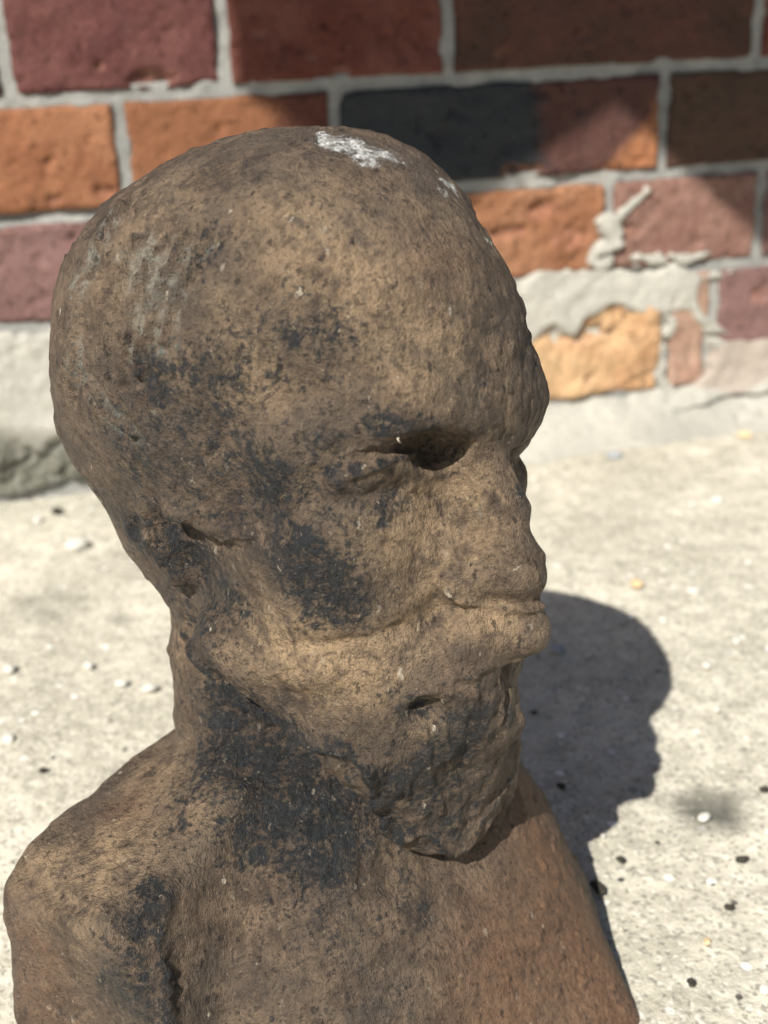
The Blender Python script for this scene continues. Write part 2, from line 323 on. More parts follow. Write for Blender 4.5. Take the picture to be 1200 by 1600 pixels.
def sdf(P):
    u,v,w=P; Q=[u,np.abs(v),w]; near=v>0
    d=ell(Q,(-1.1,0,.5),(6.7,5.8,5.5))
    d=smin(d,ell(Q,(1.8,0,1.3),(5.7,4.9,4.6)),1.2)
    d=smin(d,ell(Q,(2.4,0,-4.0),(4.3,4.4,5.5)),1.5)
    d=smin(d,cap(Q,(-2.8,0,-2.2),(-1.0,0,-6.4),3.8,3.4),1.5)
    d=smin(d,ell(Q,(4.0,2.9,-3.7),(2.2,2.0,1.5)),1.2)
    # brow ridge
    d=smin(d,cap(Q,(6.5,.5,-.65),(5.85,2.5,-.6),1.1,1.0),1.4)
    d=smin(d,cap(Q,(5.85,2.5,-.6),(3.8,4.2,-1.15),1.0,.8),1.4)
    # sockets, deepest beside the nose
    d=smax(d,-ell(P,(6.85,1.85,-1.55),(1.25,.95,.5)),.4)
    d=smax(d,-ell(P,(6.3,3.5,-1.5),(.9,1.3,.3),yaw=25,roll=-10),.5)
    # closed eye and the pouch below it
    d=smin(d,ell(Q,(5.2,3.0,-1.85),(1.1,1.6,.85),roll=-14),.3)
    d=smin(d,cap(Q,(5.65,1.9,-2.5),(5.05,3.7,-3.0),.3,.25),.35)
    # the far eye hollow, cut deep beside the bridge
    d=smax(d,-ell(P,(6.9,-1.85,-3.1),(.95,.95,1.25)),.5)
    d=smin(d,ell(Q,(5.0,2.8,-3.1),(1.0,1.6,.5),roll=-10),.4)
    d=smin(d,ell(Q,(4.3,2.6,-5.6),(1.9,1.9,1.5)),1.2)
    # nose
    n=cap(Q,(6.5,0,-1.3),(7.8,0,-4.5),.72,1.15)
    n=smin(n,cap(Q,(5.6,.6,-2.4),(6.4,1.0,-4.6),.6,1.1),.8)
    n=smin(n,ell(Q,(7.75,0,-5.0),(1.3,1.15,.85)),.5)
    n=smin(n,ell(Q,(6.6,1.2,-5.1),(1.0,.75,.8)),.6)
    d=smin(d,n,.45)
    # upper lip and worn moustache, running back into the beard
    m=cap(Q,(8.1,0,-6.75),(7.2,1.1,-6.95),.95,.85); m=smin(m,cap(Q,(6.6,1.4,-7.3),(3.4,3.9,-7.0),.75,.8),1.0)
    d=smin(d,m,.8)
    d=smin(d,ell(Q,(4.6,1.6,-8.6),(2.6,2.6,2.2)),1.2)
    # beard
    mo=smin(cap(Q,(7.0,1.3,-6.9),(4.2,4.05,-7.3),.75,.7),cap(Q,(4.2,4.0,-7.3),(2.2,4.5,-7.8),.65,.35),.5)
    d=smin(d,ell(Q,(6.5,0,-9.3),(1.2,1.5,1.2)),.8)
    d=smin(d,ell(Q,(6.35,1.2,-8.25),(1.3,1.5,1.25)),.9)
    b=cap(Q,(4.6,0,-10.0),(5.0,0,-13.6),2.9,1.2)
    b=smin(b,cap(Q,(1.6,3.6,-7.4),(4.4,2.4,-10.4),1.5,1.9),1.2)
    b=smin(b,cap(Q,(4.4,2.4,-10.4),(4.9,1.5,-13.4),1.8,1.1),.8)
    d=smin(d,b,1.0)
    d=smin(d,mo,.55)
    d=smax(d,-ell(P,(6.95,2.8,-8.9),(.55,.45,.3)),.6)
    # worn ear stub and the hollow behind the jaw
    e=cap(Q,(.2,4.9,-2.7),(2.6,4.7,-3.0),.3,.2)
    e=smin(e,cap(Q,(-.9,4.5,-3.2),(-.6,3.9,-5.6),.4,.4),.6)
    d=smin(d,e,.5)
    d=smax(d,-ell(Q,(-.1,5.0,-3.7),(.75,.7,.6)),.5)
    # second hanging lobe of the beard
    d=smin(d,cap(P,(4.5,2.6,-11.5),(4.4,2.7,-13.1),.95,.5),.35)
    # neck
    nk=cap(Q,(-1.3,0,-5.5),(-1.0,0,-14),2.9,3.4)
    # torso
    t=cap(P,(-.2,-.6,-12.0),(1.4,-2.6,-24),3.6,7.9)
    t=smin(t,ell(P,(1.9,.6,-20.8),(5.2,7.0,6.6)),1.6)
    arm=np.minimum(rbox(P,(-1.0,7.3,-20.0),(3.1,2.2,8.0),.7,yaw=-10),rbox(P,(-1.9,4.6,-20.0),(2.4,3.8,8.0),.7,yaw=-10))
    top=(v-3.0)*.42+(w+11.9)*.9
    arm=smax(arm,top,.5)
    t=smin(t,arm,1.0)
    t=smin(t,ell(P,(1.2,3.4,-16.6),(3.0,2.4,3.4)),1.2)
    d=smin(d,smin(nk,t,1.3),.3)
    d=np.maximum(d,-(w+22.5))
    return d
def surface_nets(fn,lo,hi,h):
    ax=[np.arange(lo[i],hi[i]+h,h,dtype=np.float32) for i in range(3)]
    S=np.empty([len(a) for a in ax],np.float32)
    for i0 in range(0,len(ax[0]),16):
        X,Y,Z=np.meshgrid(ax[0][i0:i0+16],ax[1],ax[2],indexing='ij')
        S[i0:i0+16]=fn([X,Y,Z])
    ins=S<0; n=np.array(S.shape)-1
    cnt=np.zeros(n,np.int8)
    for a in (0,1):
        for b in (0,1):
            for c in (0,1): cnt+=ins[a:a+n[0],b:b+n[1],c:c+n[2]]
    act=(cnt>0)&(cnt<8); I,J,K=np.nonzero(act)
    idx=-np.ones(n,np.int64); idx[I,J,K]=np.arange(len(I))
    pos=np.zeros((len(I),3));num=np.zeros(len(I))
    cs=[(a,b,c) for a in (0,1) for b in (0,1) for c in (0,1)]
    for p in cs:
        for ax_ in range(3):
            if p[ax_]: continue
            q=list(p);q[ax_]=1
            s1=S[I+p[0],J+p[1],K+p[2]];s2=S[I+q[0],J+q[1],K+q[2]]
            m=(s1<0)!=(s2<0); t=np.where(m,s1/np.where(m,s1-s2,1),0)
            for k in range(3): pos[:,k]+=np.where(m,p[k]+(t if k==ax_ else 0),0)
            num+=m
    pos/=num[:,None]
    V=np.stack([I,J,K],1)+pos; V=V*h+np.array(lo)
    F=[]
    for ax_ in range(3):
        o=[(1,2),(2,0),(0,1)][ax_]
        s0=[slice(1,-1)]*3; s0[ax_]=slice(0,-1)
        s1=list(s0); s1[ax_]=slice(1,None)
        A=ins[tuple(s0)];B=ins[tuple(s1)]
        for flip in (0,1):
            M=(A&~B) if not flip else (~A&B)
            g=np.stack(np.nonzero(M),1); 
            for k in range(3):
                if k!=ax_: g[:,k]+=1
            def cell(da,db):
                c=g.copy();c[:,o[0]]-=da;c[:,o[1]]-=db;return idx[c[:,0],c[:,1],c[:,2]]
            q=np.stack([cell(1,1),cell(0,1),cell(0,0),cell(1,0)],1)
            if flip:q=q[:,::-1]
            F.append(q)
    return V,np.concatenate(F)
def to_world(L): return H_O+(L/100)@H_M

import numpy as np
WARP=[
([[-0.0922,0.3324,0.2059],[-0.0955,0.3295,0.2194],[-0.098,0.3336,0.232],[-0.0971,0.3379,0.2436],[-0.0934,0.3398,0.2536],[-0.0863,0.3435,0.2642],[-0.0763,0.3447,0.273],[-0.0648,0.3447,0.2793],[-0.0538,0.3489,0.2828],[-0.0414,0.3442,0.285],[-0.0301,0.3404,0.2859],[-0.0166,0.335,0.2856],[-0.0063,0.332,0.2841],[0.0051,0.3291,0.2809],[0.015,0.3232,0.2768],[0.0247,0.323,0.27],[0.0324,0.3167,0.2618],[0.0409,0.3163,0.238],[0.0473,0.3173,0.222],[0.0416,0.3124,0.2082],[0.0396,0.2879,0.1935],[0.0419,0.288,0.189],[0.0461,0.2859,0.176],[0.0448,0.2824,0.158],[0.0414,0.2999,0.134],[0.0347,0.2924,0.1237],[0.0369,0.3629,0.061],[0.0557,0.3637,0.0312],[0.0751,0.359,0.0016],[0.0719,0.3231,0.0011],[0.0598,0.3032,0.0005],[-0.0823,0.3321,0.1875],[-0.0736,0.3351,0.1669],[-0.0674,0.3358,0.142],[-0.0678,0.3358,0.13],[-0.0698,0.3398,0.1148],[-0.0822,0.338,0.1017],[-0.0938,0.3155,0.0929],[-0.1094,0.2933,0.0796],[-0.1131,0.2862,0.0759],[-0.1154,0.2787,0.058],[-0.1157,0.2799,0.034],[-0.0486,0.3102,0.12],[-0.036,0.304,0.1038],[-0.0231,0.2969,0.0905],[-0.0133,0.284,0.092],[0.0038,0.2844,0.0847],[-0.0722,0.2541,0.044],[0.0129,0.2941,0.0816],[-0.0626,0.2567,0.0804],[0.0106,0.2706,0.215],[0.0001,0.2655,0.222],[-0.0055,0.2682,0.2098],[-0.0068,0.2664,0.202],[-0.0187,0.2705,0.204],[0.0139,0.2763,0.1739],[0.0307,0.2784,0.166],[-0.0479,0.2884,0.2],[0.0037,0.2709,0.136],[-0.0223,0.275,0.248],[0.0021,0.2755,0.2535],[-0.0438,0.2807,0.24],[-0.0097,0.2669,0.192],[-0.03,0.2789,0.164],[-0.027,0.2706,0.2176],[0.0014,0.2694,0.2325]],
 [[0.055,0.034,0.0835],[-0.0209,-0.0284,-0.0696],[-0.1013,0.0062,0.0152],[0.0214,0.0282,0.0692],[-0.0236,-0.0495,-0.1216],[-0.0029,-0.0099,-0.0244],[-0.0622,0.0218,0.0534],[-0.0069,0.0178,0.0436],[0.0182,-0.0011,-0.0027],[0.0372,-0.0042,-0.0103],[-0.0834,-0.0015,-0.0036],[0.1336,0.0059,0.0144],[-0.0517,-0.0048,-0.0118],[0.0153,-0.0332,-0.0815],[-0.0877,-0.0076,-0.0187],[-0.0129,0.0079,0.0194],[0.1761,-0.0281,-0.0689],[-0.1053,0.0531,0.1303],[-0.0027,-0.0098,-0.024],[0.0031,0.0331,0.0812],[-0.2781,-0.1281,-0.3143],[0.3065,0.1424,0.3495],[0.0833,0.0002,0.0004],[-0.0718,0.015,0.0369],[0.3071,-0.0986,-0.2419],[-0.2614,0.08,0.1962],[-0.1115,-0.0099,-0.0242],[-0.0242,0.0113,0.0277],[0.1602,-0.0277,-0.0679],[0.2212,0.0019,0.0047],[-0.3876,0.0113,0.0277],[0.0432,-0.0325,-0.0798],[0.2132,-0.0231,-0.0567],[-0.2546,-0.0764,-0.1875],[0.1007,0.0678,0.1664],[0.1317,0.1568,0.3848],[-0.142,-0.0167,-0.0411],[0.0772,0.0355,0.0872],[0.0507,-0.0322,-0.079],[-0.0717,-0.0367,-0.09],[-0.1077,-0.0148,-0.0364],[0.1285,0.0165,0.0405],[0.0175,-0.0794,-0.1949],[0.0814,-0.0376,-0.0922],[-0.3333,-0.228,-0.5596],[-0.263,0.1436,0.3523],[0.3664,-0.0988,-0.2425],[-0.1174,0.0053,0.0129],[0.0381,0.1419,0.3482],[0.3051,0.0619,0.1518],[0.0746,-0.0348,-0.0854],[-0.0001,-0.0404,-0.0992],[-0.306,0.0703,0.1725],[0.2666,-0.1044,-0.2563],[-0.1236,-0.0004,-0.0011],[-0.0931,0.0516,0.1266],[-0.0434,-0.0311,-0.0762],[-0.128,0.0789,0.1935],[0.0174,-0.0518,-0.127],[-0.0099,0.0147,0.0362],[-0.0367,0.0043,0.0105],[0.0987,0.018,0.0442],[0.0271,-0.0136,-0.0333],[0.0752,0.0702,0.1722],[0.0299,-0.0579,-0.1422],[0.0454,0.0459,0.1127],[-0.0014,0.0033,0.0082],[-0.0088,0.0007,0.0017],[0.0068,-0.0121,-0.0296],[-0.0075,0.0023,0.0056]]),
([[-0.0933,0.3303,0.2014],[-0.0946,0.3316,0.2154],[-0.0948,0.3368,0.228],[-0.0925,0.3372,0.2401],[-0.0884,0.3395,0.2516],[-0.0813,0.3429,0.2618],[-0.071,0.3407,0.2695],[-0.0605,0.3378,0.2761],[-0.0513,0.3436,0.2804],[-0.0406,0.3413,0.2836],[-0.027,0.3363,0.2859],[-0.0157,0.334,0.2862],[-0.0047,0.3315,0.2856],[0.0057,0.3288,0.2834],[0.015,0.324,0.2787],[0.0219,0.3231,0.2718],[0.0297,0.3222,0.2598],[0.0266,0.3207,0.2652],[0.0304,0.3095,0.2583],[0.0353,0.3118,0.2495],[0.038,0.309,0.2416],[0.0411,0.3139,0.2322],[0.0445,0.3147,0.224],[0.0467,0.315,0.2165],[0.0463,0.3149,0.2108],[0.0446,0.3147,0.2062],[0.0416,0.3118,0.2027],[0.0412,0.3274,0.1855],[0.0387,0.2876,0.193],[0.0383,0.2836,0.1863],[0.0405,0.2832,0.181],[0.0422,0.2833,0.1744],[0.0406,0.2836,0.1657],[0.0428,0.2841,0.1615],[0.0438,0.2824,0.1582],[0.0425,0.281,0.1549],[0.0427,0.3214,0.1268],[0.0423,0.321,0.1218],[0.0383,0.2956,0.129],[0.0381,0.2921,0.123],[0.0372,0.3166,0.1007],[0.0474,0.3617,0.0597],[0.0539,0.3535,0.0502],[0.0612,0.3518,0.0346],[0.0684,0.3522,0.0166],[0.0758,0.3404,0.0026],[0.0761,0.3194,0.0017],[0.0782,0.3022,-0.0002],[-0.0875,0.3398,0.2534],[-0.0933,0.3366,0.2362],[-0.0956,0.3356,0.2181],[-0.0947,0.3334,0.2035],[-0.0885,0.3336,0.1872],[-0.0815,0.3349,0.1675],[-0.074,0.3312,0.1576],[-0.067,0.3311,0.1425],[-0.069,0.3364,0.1304],[-0.0701,0.3324,0.1196],[-0.0712,0.3325,0.1068],[-0.0779,0.3364,0.095],[-0.0906,0.3236,0.0924],[-0.1037,0.3103,0.0881],[-0.1128,0.2954,0.0848],[-0.1167,0.2872,0.0797],[-0.1169,0.2818,0.0626],[-0.1195,0.2805,0.0333],[0.0103,0.2724,0.2195],[-0.0046,0.2689,0.2104],[-0.0157,0.2721,0.2078],[0.0158,0.2763,0.1739],[-0.0449,0.2859,0.1937],[-0.0266,0.2786,0.1337],[0.0049,0.2823,0.0972],[0.0046,0.2733,0.142],[-0.0221,0.2748,0.2475],[0.0023,0.2757,0.2539],[-0.0449,0.2798,0.2379],[-0.0096,0.2689,0.1969],[-0.032,0.2778,0.1613],[-0.024,0.2714,0.2201],[0.0014,0.2676,0.2282],[-0.0413,0.2853,0.0941],[-0.0053,0.2774,0.0648],[-0.0602,0.2669,0.076],[0.0355,0.3015,0.0538],[-0.0994,0.2685,0.0526],[-0.0769,0.2543,0.0781]],
 [[0.1595,-0.2147,-0.5268],[0.0021,-0.1134,-0.2784],[-0.0127,-0.0743,-0.1824],[0.0466,-0.0819,-0.2009],[-0.6379,-0.5993,-1.4706],[-0.062,-0.0665,-0.1633],[-0.0191,0.0021,0.005],[0.002,-0.0001,-0.0004],[0.0183,0.0012,0.0029],[-0.1042,-0.0063,-0.0156],[0.0748,0.0105,0.0257],[0.0179,-0.0013,-0.0033],[0.0465,-0.0019,-0.0047],[-0.0176,-0.0061,-0.0149],[0.0374,-0.0291,-0.0714],[-0.1203,0.0882,0.2164],[0.1287,-0.0146,-0.0358],[-0.0535,-0.0461,-0.1131],[0.0555,-0.0034,-0.0083],[-0.0722,0.0052,0.0128],[0.0034,-0.0109,-0.0268],[-0.0462,0.0325,0.0797],[0.1188,-0.0486,-0.1192],[-0.1289,0.0036,0.0089],[0.1163,0.0306,0.075],[-0.1373,-0.0124,-0.0305],[0.1352,0.0105,0.0257],[-0.0689,-0.0103,-0.0252],[-0.0329,0.0327,0.0802],[0.1156,-0.0446,-0.1096],[-0.1484,0.0148,0.0363],[0.1108,-0.0008,-0.002],[-0.1306,0.0024,0.0058],[0.0947,-0.0436,-0.1071],[-0.0677,-0.0047,-0.0116],[0.0094,0.0544,0.1336],[-0.3557,0.0124,0.0304],[0.5676,-0.0089,-0.0218],[0.2558,-0.0299,-0.0733],[-0.2113,0.01,0.0245],[-0.2625,0.0119,0.0292],[0.0561,-0.0059,-0.0145],[-0.0734,-0.0075,-0.0183],[0.0919,0.0011,0.0028],[-0.1307,0.0016,0.0039],[0.1513,-0.0071,-0.0174],[-0.0644,-0.009,-0.0222],[-0.0124,0.0145,0.0357],[0.6621,0.6255,1.535],[0.0186,0.158,0.3878],[-0.0035,0.1102,0.2703],[-0.1041,0.2127,0.5221],[-0.0466,0.0329,0.0806],[-0.0472,0.0034,0.0084],[0.0917,-0.0068,-0.0168],[-0.1385,0.0026,0.0064],[0.1955,0.0201,0.0492],[-0.1025,-0.0453,-0.1111],[0.097,0.0556,0.1365],[-0.0864,-0.0437,-0.1074],[0.0175,-0.001,-0.0026],[-0.0328,0.0057,0.0139],[0.0258,-0.0044,-0.0108],[-0.0711,-0.0006,-0.0015],[0.0388,0.0298,0.073],[0.0196,-0.0037,-0.009],[-0.0168,0.0003,0.0008],[-0.0275,-0.0051,-0.0126],[-0.0125,0.0014,0.0034],[0.0088,-0.0011,-0.0027],[0.0034,0.005,0.0124],[-0.0288,0.0028,0.007],[0.0452,0.0013,0.0031],[-0.0103,0.0035,0.0085],[-0.0029,0.0003,0.0007],[-0.016,0.0036,0.0088],[-0.0098,0.0111,0.0273],[0.0157,0.0044,0.0109],[-0.0042,0.0043,0.0106],[-0.0004,-0.0036,-0.0088],[0.0336,0.0058,0.0142],[0.0247,-0.0067,-0.0165],[-0.0032,0.0033,0.008],[-0.1786,0.0892,0.2189],[0.0311,0.0007,0.0018],[-0.0755,0.0248,0.0609],[0.2446,-0.1328,-0.326],[-0.0086,0.0038,0.0094],[-0.0059,0.0001,0.0002],[0.0212,-0.0108,-0.0265],[0.003,0.0009,0.0022]]),
]
def warp(W):
    for S,co in WARP:
        S=np.array(S);co=np.array(co);n=len(S);out=W.copy()
        for i in range(0,len(W),40000):
            w=W[i:i+40000];out[i:i+40000]+=np.linalg.norm(w[:,None]-S[None],axis=2)@co[:n]+co[n]+w@co[n+1:]
        W=out
    return W

MASKS={'dark':[(0.0174,0.2856,0.1093,0.0165,0.5),(0.0005,0.2737,0.1165,0.0106,0.4),(0.0256,0.2792,0.1323,0.0106,0.35),(0.0061,0.2709,0.1503,0.0118,0.2),(-0.027,0.2712,0.0652,0.0278,0.28),(0.0032,0.2883,0.0711,0.0116,0.25),(-0.0105,0.2701,0.2272,0.0091,0.25),(-0.0634,0.2896,0.226,0.0146,0.25),(-0.0417,0.2891,0.1008,0.0169,0.35),(-0.0495,0.3111,0.116,0.0117,0.3),(-0.0574,0.2896,0.2084,0.0182,0.35),(-0.025,0.2715,0.1911,0.016,0.35),(-0.0547,0.3034,0.1737,0.0162,0.35),(-0.0028,0.2709,0.1252,0.0173,0.35),(-0.0416,0.2945,0.1037,0.0189,0.4),(-0.0384,0.2778,0.2387,0.0123,0.3),(-0.0159,0.2731,0.2442,0.012,0.25),(-0.0777,0.3062,0.2068,0.0122,0.3),(0.0083,0.2792,0.1984,0.0098,0.15),(-0.0547,0.2942,0.1517,0.0027,1),(-0.0502,0.2897,0.147,0.0029,1),(-0.0507,0.3141,0.127,0.0033,1),(-0.0444,0.3113,0.1232,0.0035,1),(-0.039,0.3096,0.1187,0.0035,1),(-0.0305,0.2847,0.1319,0.0032,1),(-0.0253,0.2794,0.1305,0.003,1),(-0.019,0.2744,0.13,0.0026,0.9),(-0.0114,0.2711,0.1297,0.0024,0.8),(-0.0068,0.2716,0.121,0.0023,1),(-0.0053,0.2778,0.1087,0.0025,1),(-0.0035,0.2831,0.0979,0.0028,1),(0.0001,0.2844,0.0929,0.0028,1),(0.0044,0.2822,0.0967,0.0022,0.8),(-0.0127,0.2699,0.2107,0.0019,0.9),(-0.0061,0.2682,0.2119,0.0019,0.9),(0.0002,0.2702,0.2128,0.0019,0.9),(0.0066,0.2678,0.2226,0.0039,0.9),(0.013,0.2751,0.2184,0.0038,0.9),(0.0006,0.2674,0.2226,0.003,0.8),(0.04,0.3214,0.1891,0.0026,0.5),(0.0046,0.2732,0.1418,0.0031,1),(-0.0549,0.2846,0.2299,0.006,1),(-0.0567,0.286,0.2359,0.004,1),(-0.0407,0.2784,0.2363,0.0085,0.7),(-0.0657,0.2931,0.2133,0.0083,0.5),(-0.0634,0.296,0.2023,0.0085,0.5),(-0.0377,0.2891,0.2643,0.0065,0.45),(-0.0403,0.2879,0.2612,0.0054,0.4),(-0.0275,0.2758,0.2033,0.0072,0.95),(-0.0278,0.273,0.212,0.0063,0.8),(-0.0219,0.2698,0.1899,0.0072,1),(-0.0099,0.2689,0.176,0.0097,1),(-0.0201,0.2695,0.1836,0.008,0.7),(0.0002,0.2736,0.2004,0.0056,0.8),(-0.0089,0.2704,0.205,0.0071,0.6),(-0.0461,0.282,0.2198,0.0112,0.45),(-0.0717,0.3183,0.1769,0.0084,1),(-0.0615,0.302,0.1796,0.008,0.8),(-0.0485,0.2985,0.1715,0.0142,0.6),(-0.0382,0.2832,0.1959,0.0082,0.5),(-0.0009,0.2674,0.2244,0.0042,0.7),(-0.0145,0.2701,0.22,0.0054,0.5),(0.0112,0.2717,0.2199,0.0039,0.9),(-0.0129,0.2729,0.2451,0.009,0.45),(-0.0243,0.2742,0.2388,0.0091,0.4),(0.0046,0.2732,0.1418,0.0044,1),(0.0222,0.2763,0.1369,0.0073,0.85),(0.0179,0.2788,0.1258,0.0071,0.6),(0.0339,0.2866,0.1296,0.0032,0.8),(-0.0517,0.3133,0.12,0.0098,0.9),(-0.0538,0.3087,0.1096,0.0098,0.8),(-0.0394,0.3036,0.106,0.0135,1),(-0.0267,0.2953,0.1024,0.0152,1),(-0.0166,0.2881,0.0914,0.0132,0.9),(-0.035,0.2875,0.0952,0.0113,0.8),(-0.0229,0.2825,0.0858,0.0103,0.6),(-0.0495,0.2872,0.1489,0.0053,0.7),(-0.0395,0.2873,0.1386,0.0068,0.9),(-0.0297,0.284,0.1315,0.0068,0.9),(-0.0161,0.2727,0.1317,0.0052,0.7),(0.0004,0.2752,0.1126,0.0107,0.6),(0.0153,0.2887,0.0937,0.0113,0.55),(0.0107,0.2762,0.1239,0.0088,0.5),(-0.0709,0.2613,0.0837,0.0071,0.9),(-0.0774,0.2552,0.0683,0.0097,0.8),(-0.0688,0.2666,0.0901,0.005,1),(-0.0711,0.2542,0.0587,0.0089,0.7),(0.0051,0.2839,0.0644,0.0067,0.6),(-0.0132,0.2701,0.0584,0.0112,0.3),(-0.065,0.2837,0.0971,0.0052,0.6),(-0.0457,0.2897,0.1626,0.0123,0.55),(-0.0644,0.3197,0.1537,0.0096,0.6),(-0.055,0.2955,0.1533,0.0054,0.7),(0.0284,0.2766,0.1827,0.0041,0.4),(0.02,0.2831,0.193,0.005,0.5),(0.0171,0.2863,0.2124,0.0049,0.5),(0.0238,0.2802,0.2285,0.0047,0.5),(0.036,0.2852,0.1958,0.0037,0.8),(-0.0044,0.2719,0.2388,0.006,0.3),(-0.0773,0.301,0.2272,0.0101,0.25),(-0.0848,0.3295,0.1842,0.0114,0.5),(-0.0343,0.2774,0.2159,0.0079,0.4),(0.0035,0.293,0.2739,0.0031,0.4),(-0.0092,0.3037,0.2815,0.0047,0.4),(-0.0139,0.2882,0.2715,0.0061,0.25),(0.0076,0.2738,0.2407,0.0038,0.3),(0.0164,0.2794,0.2495,0.0061,0.25),(-0.0626,0.2939,0.1012,0.0047,0.5)],'ochre':[(-0.0268,0.2744,0.1648,0.0067,0.9),(-0.0454,0.2835,0.1553,0.0031,0.7),(-0.0088,0.2709,0.1567,0.0067,0.6),(0.0385,0.2776,0.1626,0.0042,0.5),(0.0154,0.2769,0.1726,0.005,0.6),(0.0022,0.2687,0.2195,0.0012,0.5),(-0.023,0.2721,0.1595,0.0108,1),(-0.0336,0.279,0.1602,0.0077,0.9),(-0.015,0.2708,0.1529,0.0101,0.8),(-0.0027,0.2719,0.1607,0.01,0.7),(0.0095,0.2779,0.1671,0.0076,0.8),(0.0269,0.2776,0.165,0.0059,0.8),(-0.0189,0.2868,0.2694,0.0121,0.55),(-0.0062,0.277,0.258,0.0134,0.5),(0.0078,0.2729,0.237,0.0136,0.5),(0.02,0.2849,0.1985,0.0116,0.6),(0.0041,0.2752,0.1974,0.0096,0.7),(-0.0007,0.2711,0.1917,0.008,0.5),(0.013,0.2785,0.1845,0.0115,0.5),(-0.0534,0.3073,0.2707,0.0129,0.4),(-0.0498,0.282,0.2319,0.0047,0.5),(-0.0873,0.2702,0.0883,0.0108,0.9),(-0.1025,0.2848,0.0867,0.0113,0.7),(-0.0785,0.2819,0.0928,0.0111,0.7),(-0.071,0.3121,0.1005,0.0119,0.6),(-0.0576,0.2877,0.101,0.0075,0.8),(-0.0272,0.2751,0.2326,0.0092,0.5),(-0.0351,0.2784,0.247,0.0076,0.4),(0.0169,0.278,0.2425,0.0092,0.5),(-0.0034,0.2738,0.2504,0.009,0.3),(-0.0302,0.2755,0.2377,0.0046,0.5),(0.0077,0.2733,0.1369,0.0043,0.8),(-0.0641,0.3241,0.1364,0.0049,0.8),(-0.0539,0.2912,0.1037,0.0075,0.5),(0.0184,0.293,0.2657,0.0078,0.4),(-0.0668,0.3002,0.2528,0.0097,0.3)],'rust':[(0.0542,0.3165,0.0405,0.0192,1),(0.0471,0.3287,0.06,0.0151,1),(0.0441,0.3382,0.068,0.0098,1),(0.0637,0.3067,0.0188,0.0192,1),(0.0296,0.2888,0.0448,0.0179,0.7),(0.0325,0.281,0.025,0.0179,0.7),(0.0689,0.2979,0.0053,0.0127,1),(-0.1061,0.2726,0.0674,0.0112,0.5),(-0.1089,0.2732,0.0423,0.0134,0.5),(-0.0816,0.2989,0.0952,0.0077,0.4),(0.0157,0.2837,0.2585,0.0091,0.3)],'white':[(-0.0068,0.3071,0.2827,0.0035,1),(-0.0108,0.3125,0.2846,0.0026,0.9),(0.0074,0.306,0.2792,0.0019,0.7),(0.0186,0.3039,0.2717,0.0019,1),(0.0213,0.3144,0.2721,0.0017,0.8),(0.0291,0.3045,0.2592,0.0013,0.8),(-0.009,0.3127,0.2846,0.0039,1),(-0.0045,0.3102,0.2835,0.0035,1),(0.0003,0.3065,0.2815,0.0032,0.9),(0.0042,0.3085,0.2811,0.0035,0.9),(-0.0018,0.3025,0.2803,0.0028,0.9),(0.001,0.3006,0.2789,0.0022,0.9),(0.0202,0.3103,0.2725,0.0023,1),(0.0224,0.3107,0.2703,0.0016,0.9),(0.0183,0.3095,0.2739,0.0013,0.8),(0.0299,0.3066,0.2583,0.0015,0.7),(0.0302,0.3025,0.2566,0.0011,0.6),(-0.0797,0.3115,0.248,0.0012,0.9),(-0.0125,0.3163,0.2855,0.0016,0.7),(0.0078,0.3135,0.2811,0.0016,0.5)],'pale':[(-0.0784,0.3127,0.2518,0.0024,0.9),(-0.0669,0.315,0.2661,0.0023,0.8),(-0.0535,0.2926,0.2568,0.0025,0.9),(-0.0565,0.3006,0.2634,0.0022,0.9),(-0.064,0.3031,0.2593,0.0016,0.6),(-0.0494,0.2885,0.2546,0.0019,0.7),(-0.0553,0.2962,0.2598,0.0035,0.8),(-0.0543,0.2917,0.2546,0.0035,0.7),(-0.051,0.2871,0.2503,0.0028,0.7),(-0.0584,0.3012,0.2624,0.0029,0.5),(-0.0743,0.3087,0.2535,0.0027,0.8),(-0.0718,0.3108,0.2586,0.0027,0.7),(-0.0691,0.3116,0.262,0.0023,0.7),(-0.0803,0.3083,0.2418,0.0024,0.6),(-0.0611,0.2952,0.2523,0.0029,0.4),(-0.0333,0.3284,0.285,0.0042,0.3)]}  # dark holds stains plus painted shade under the jaw and brow
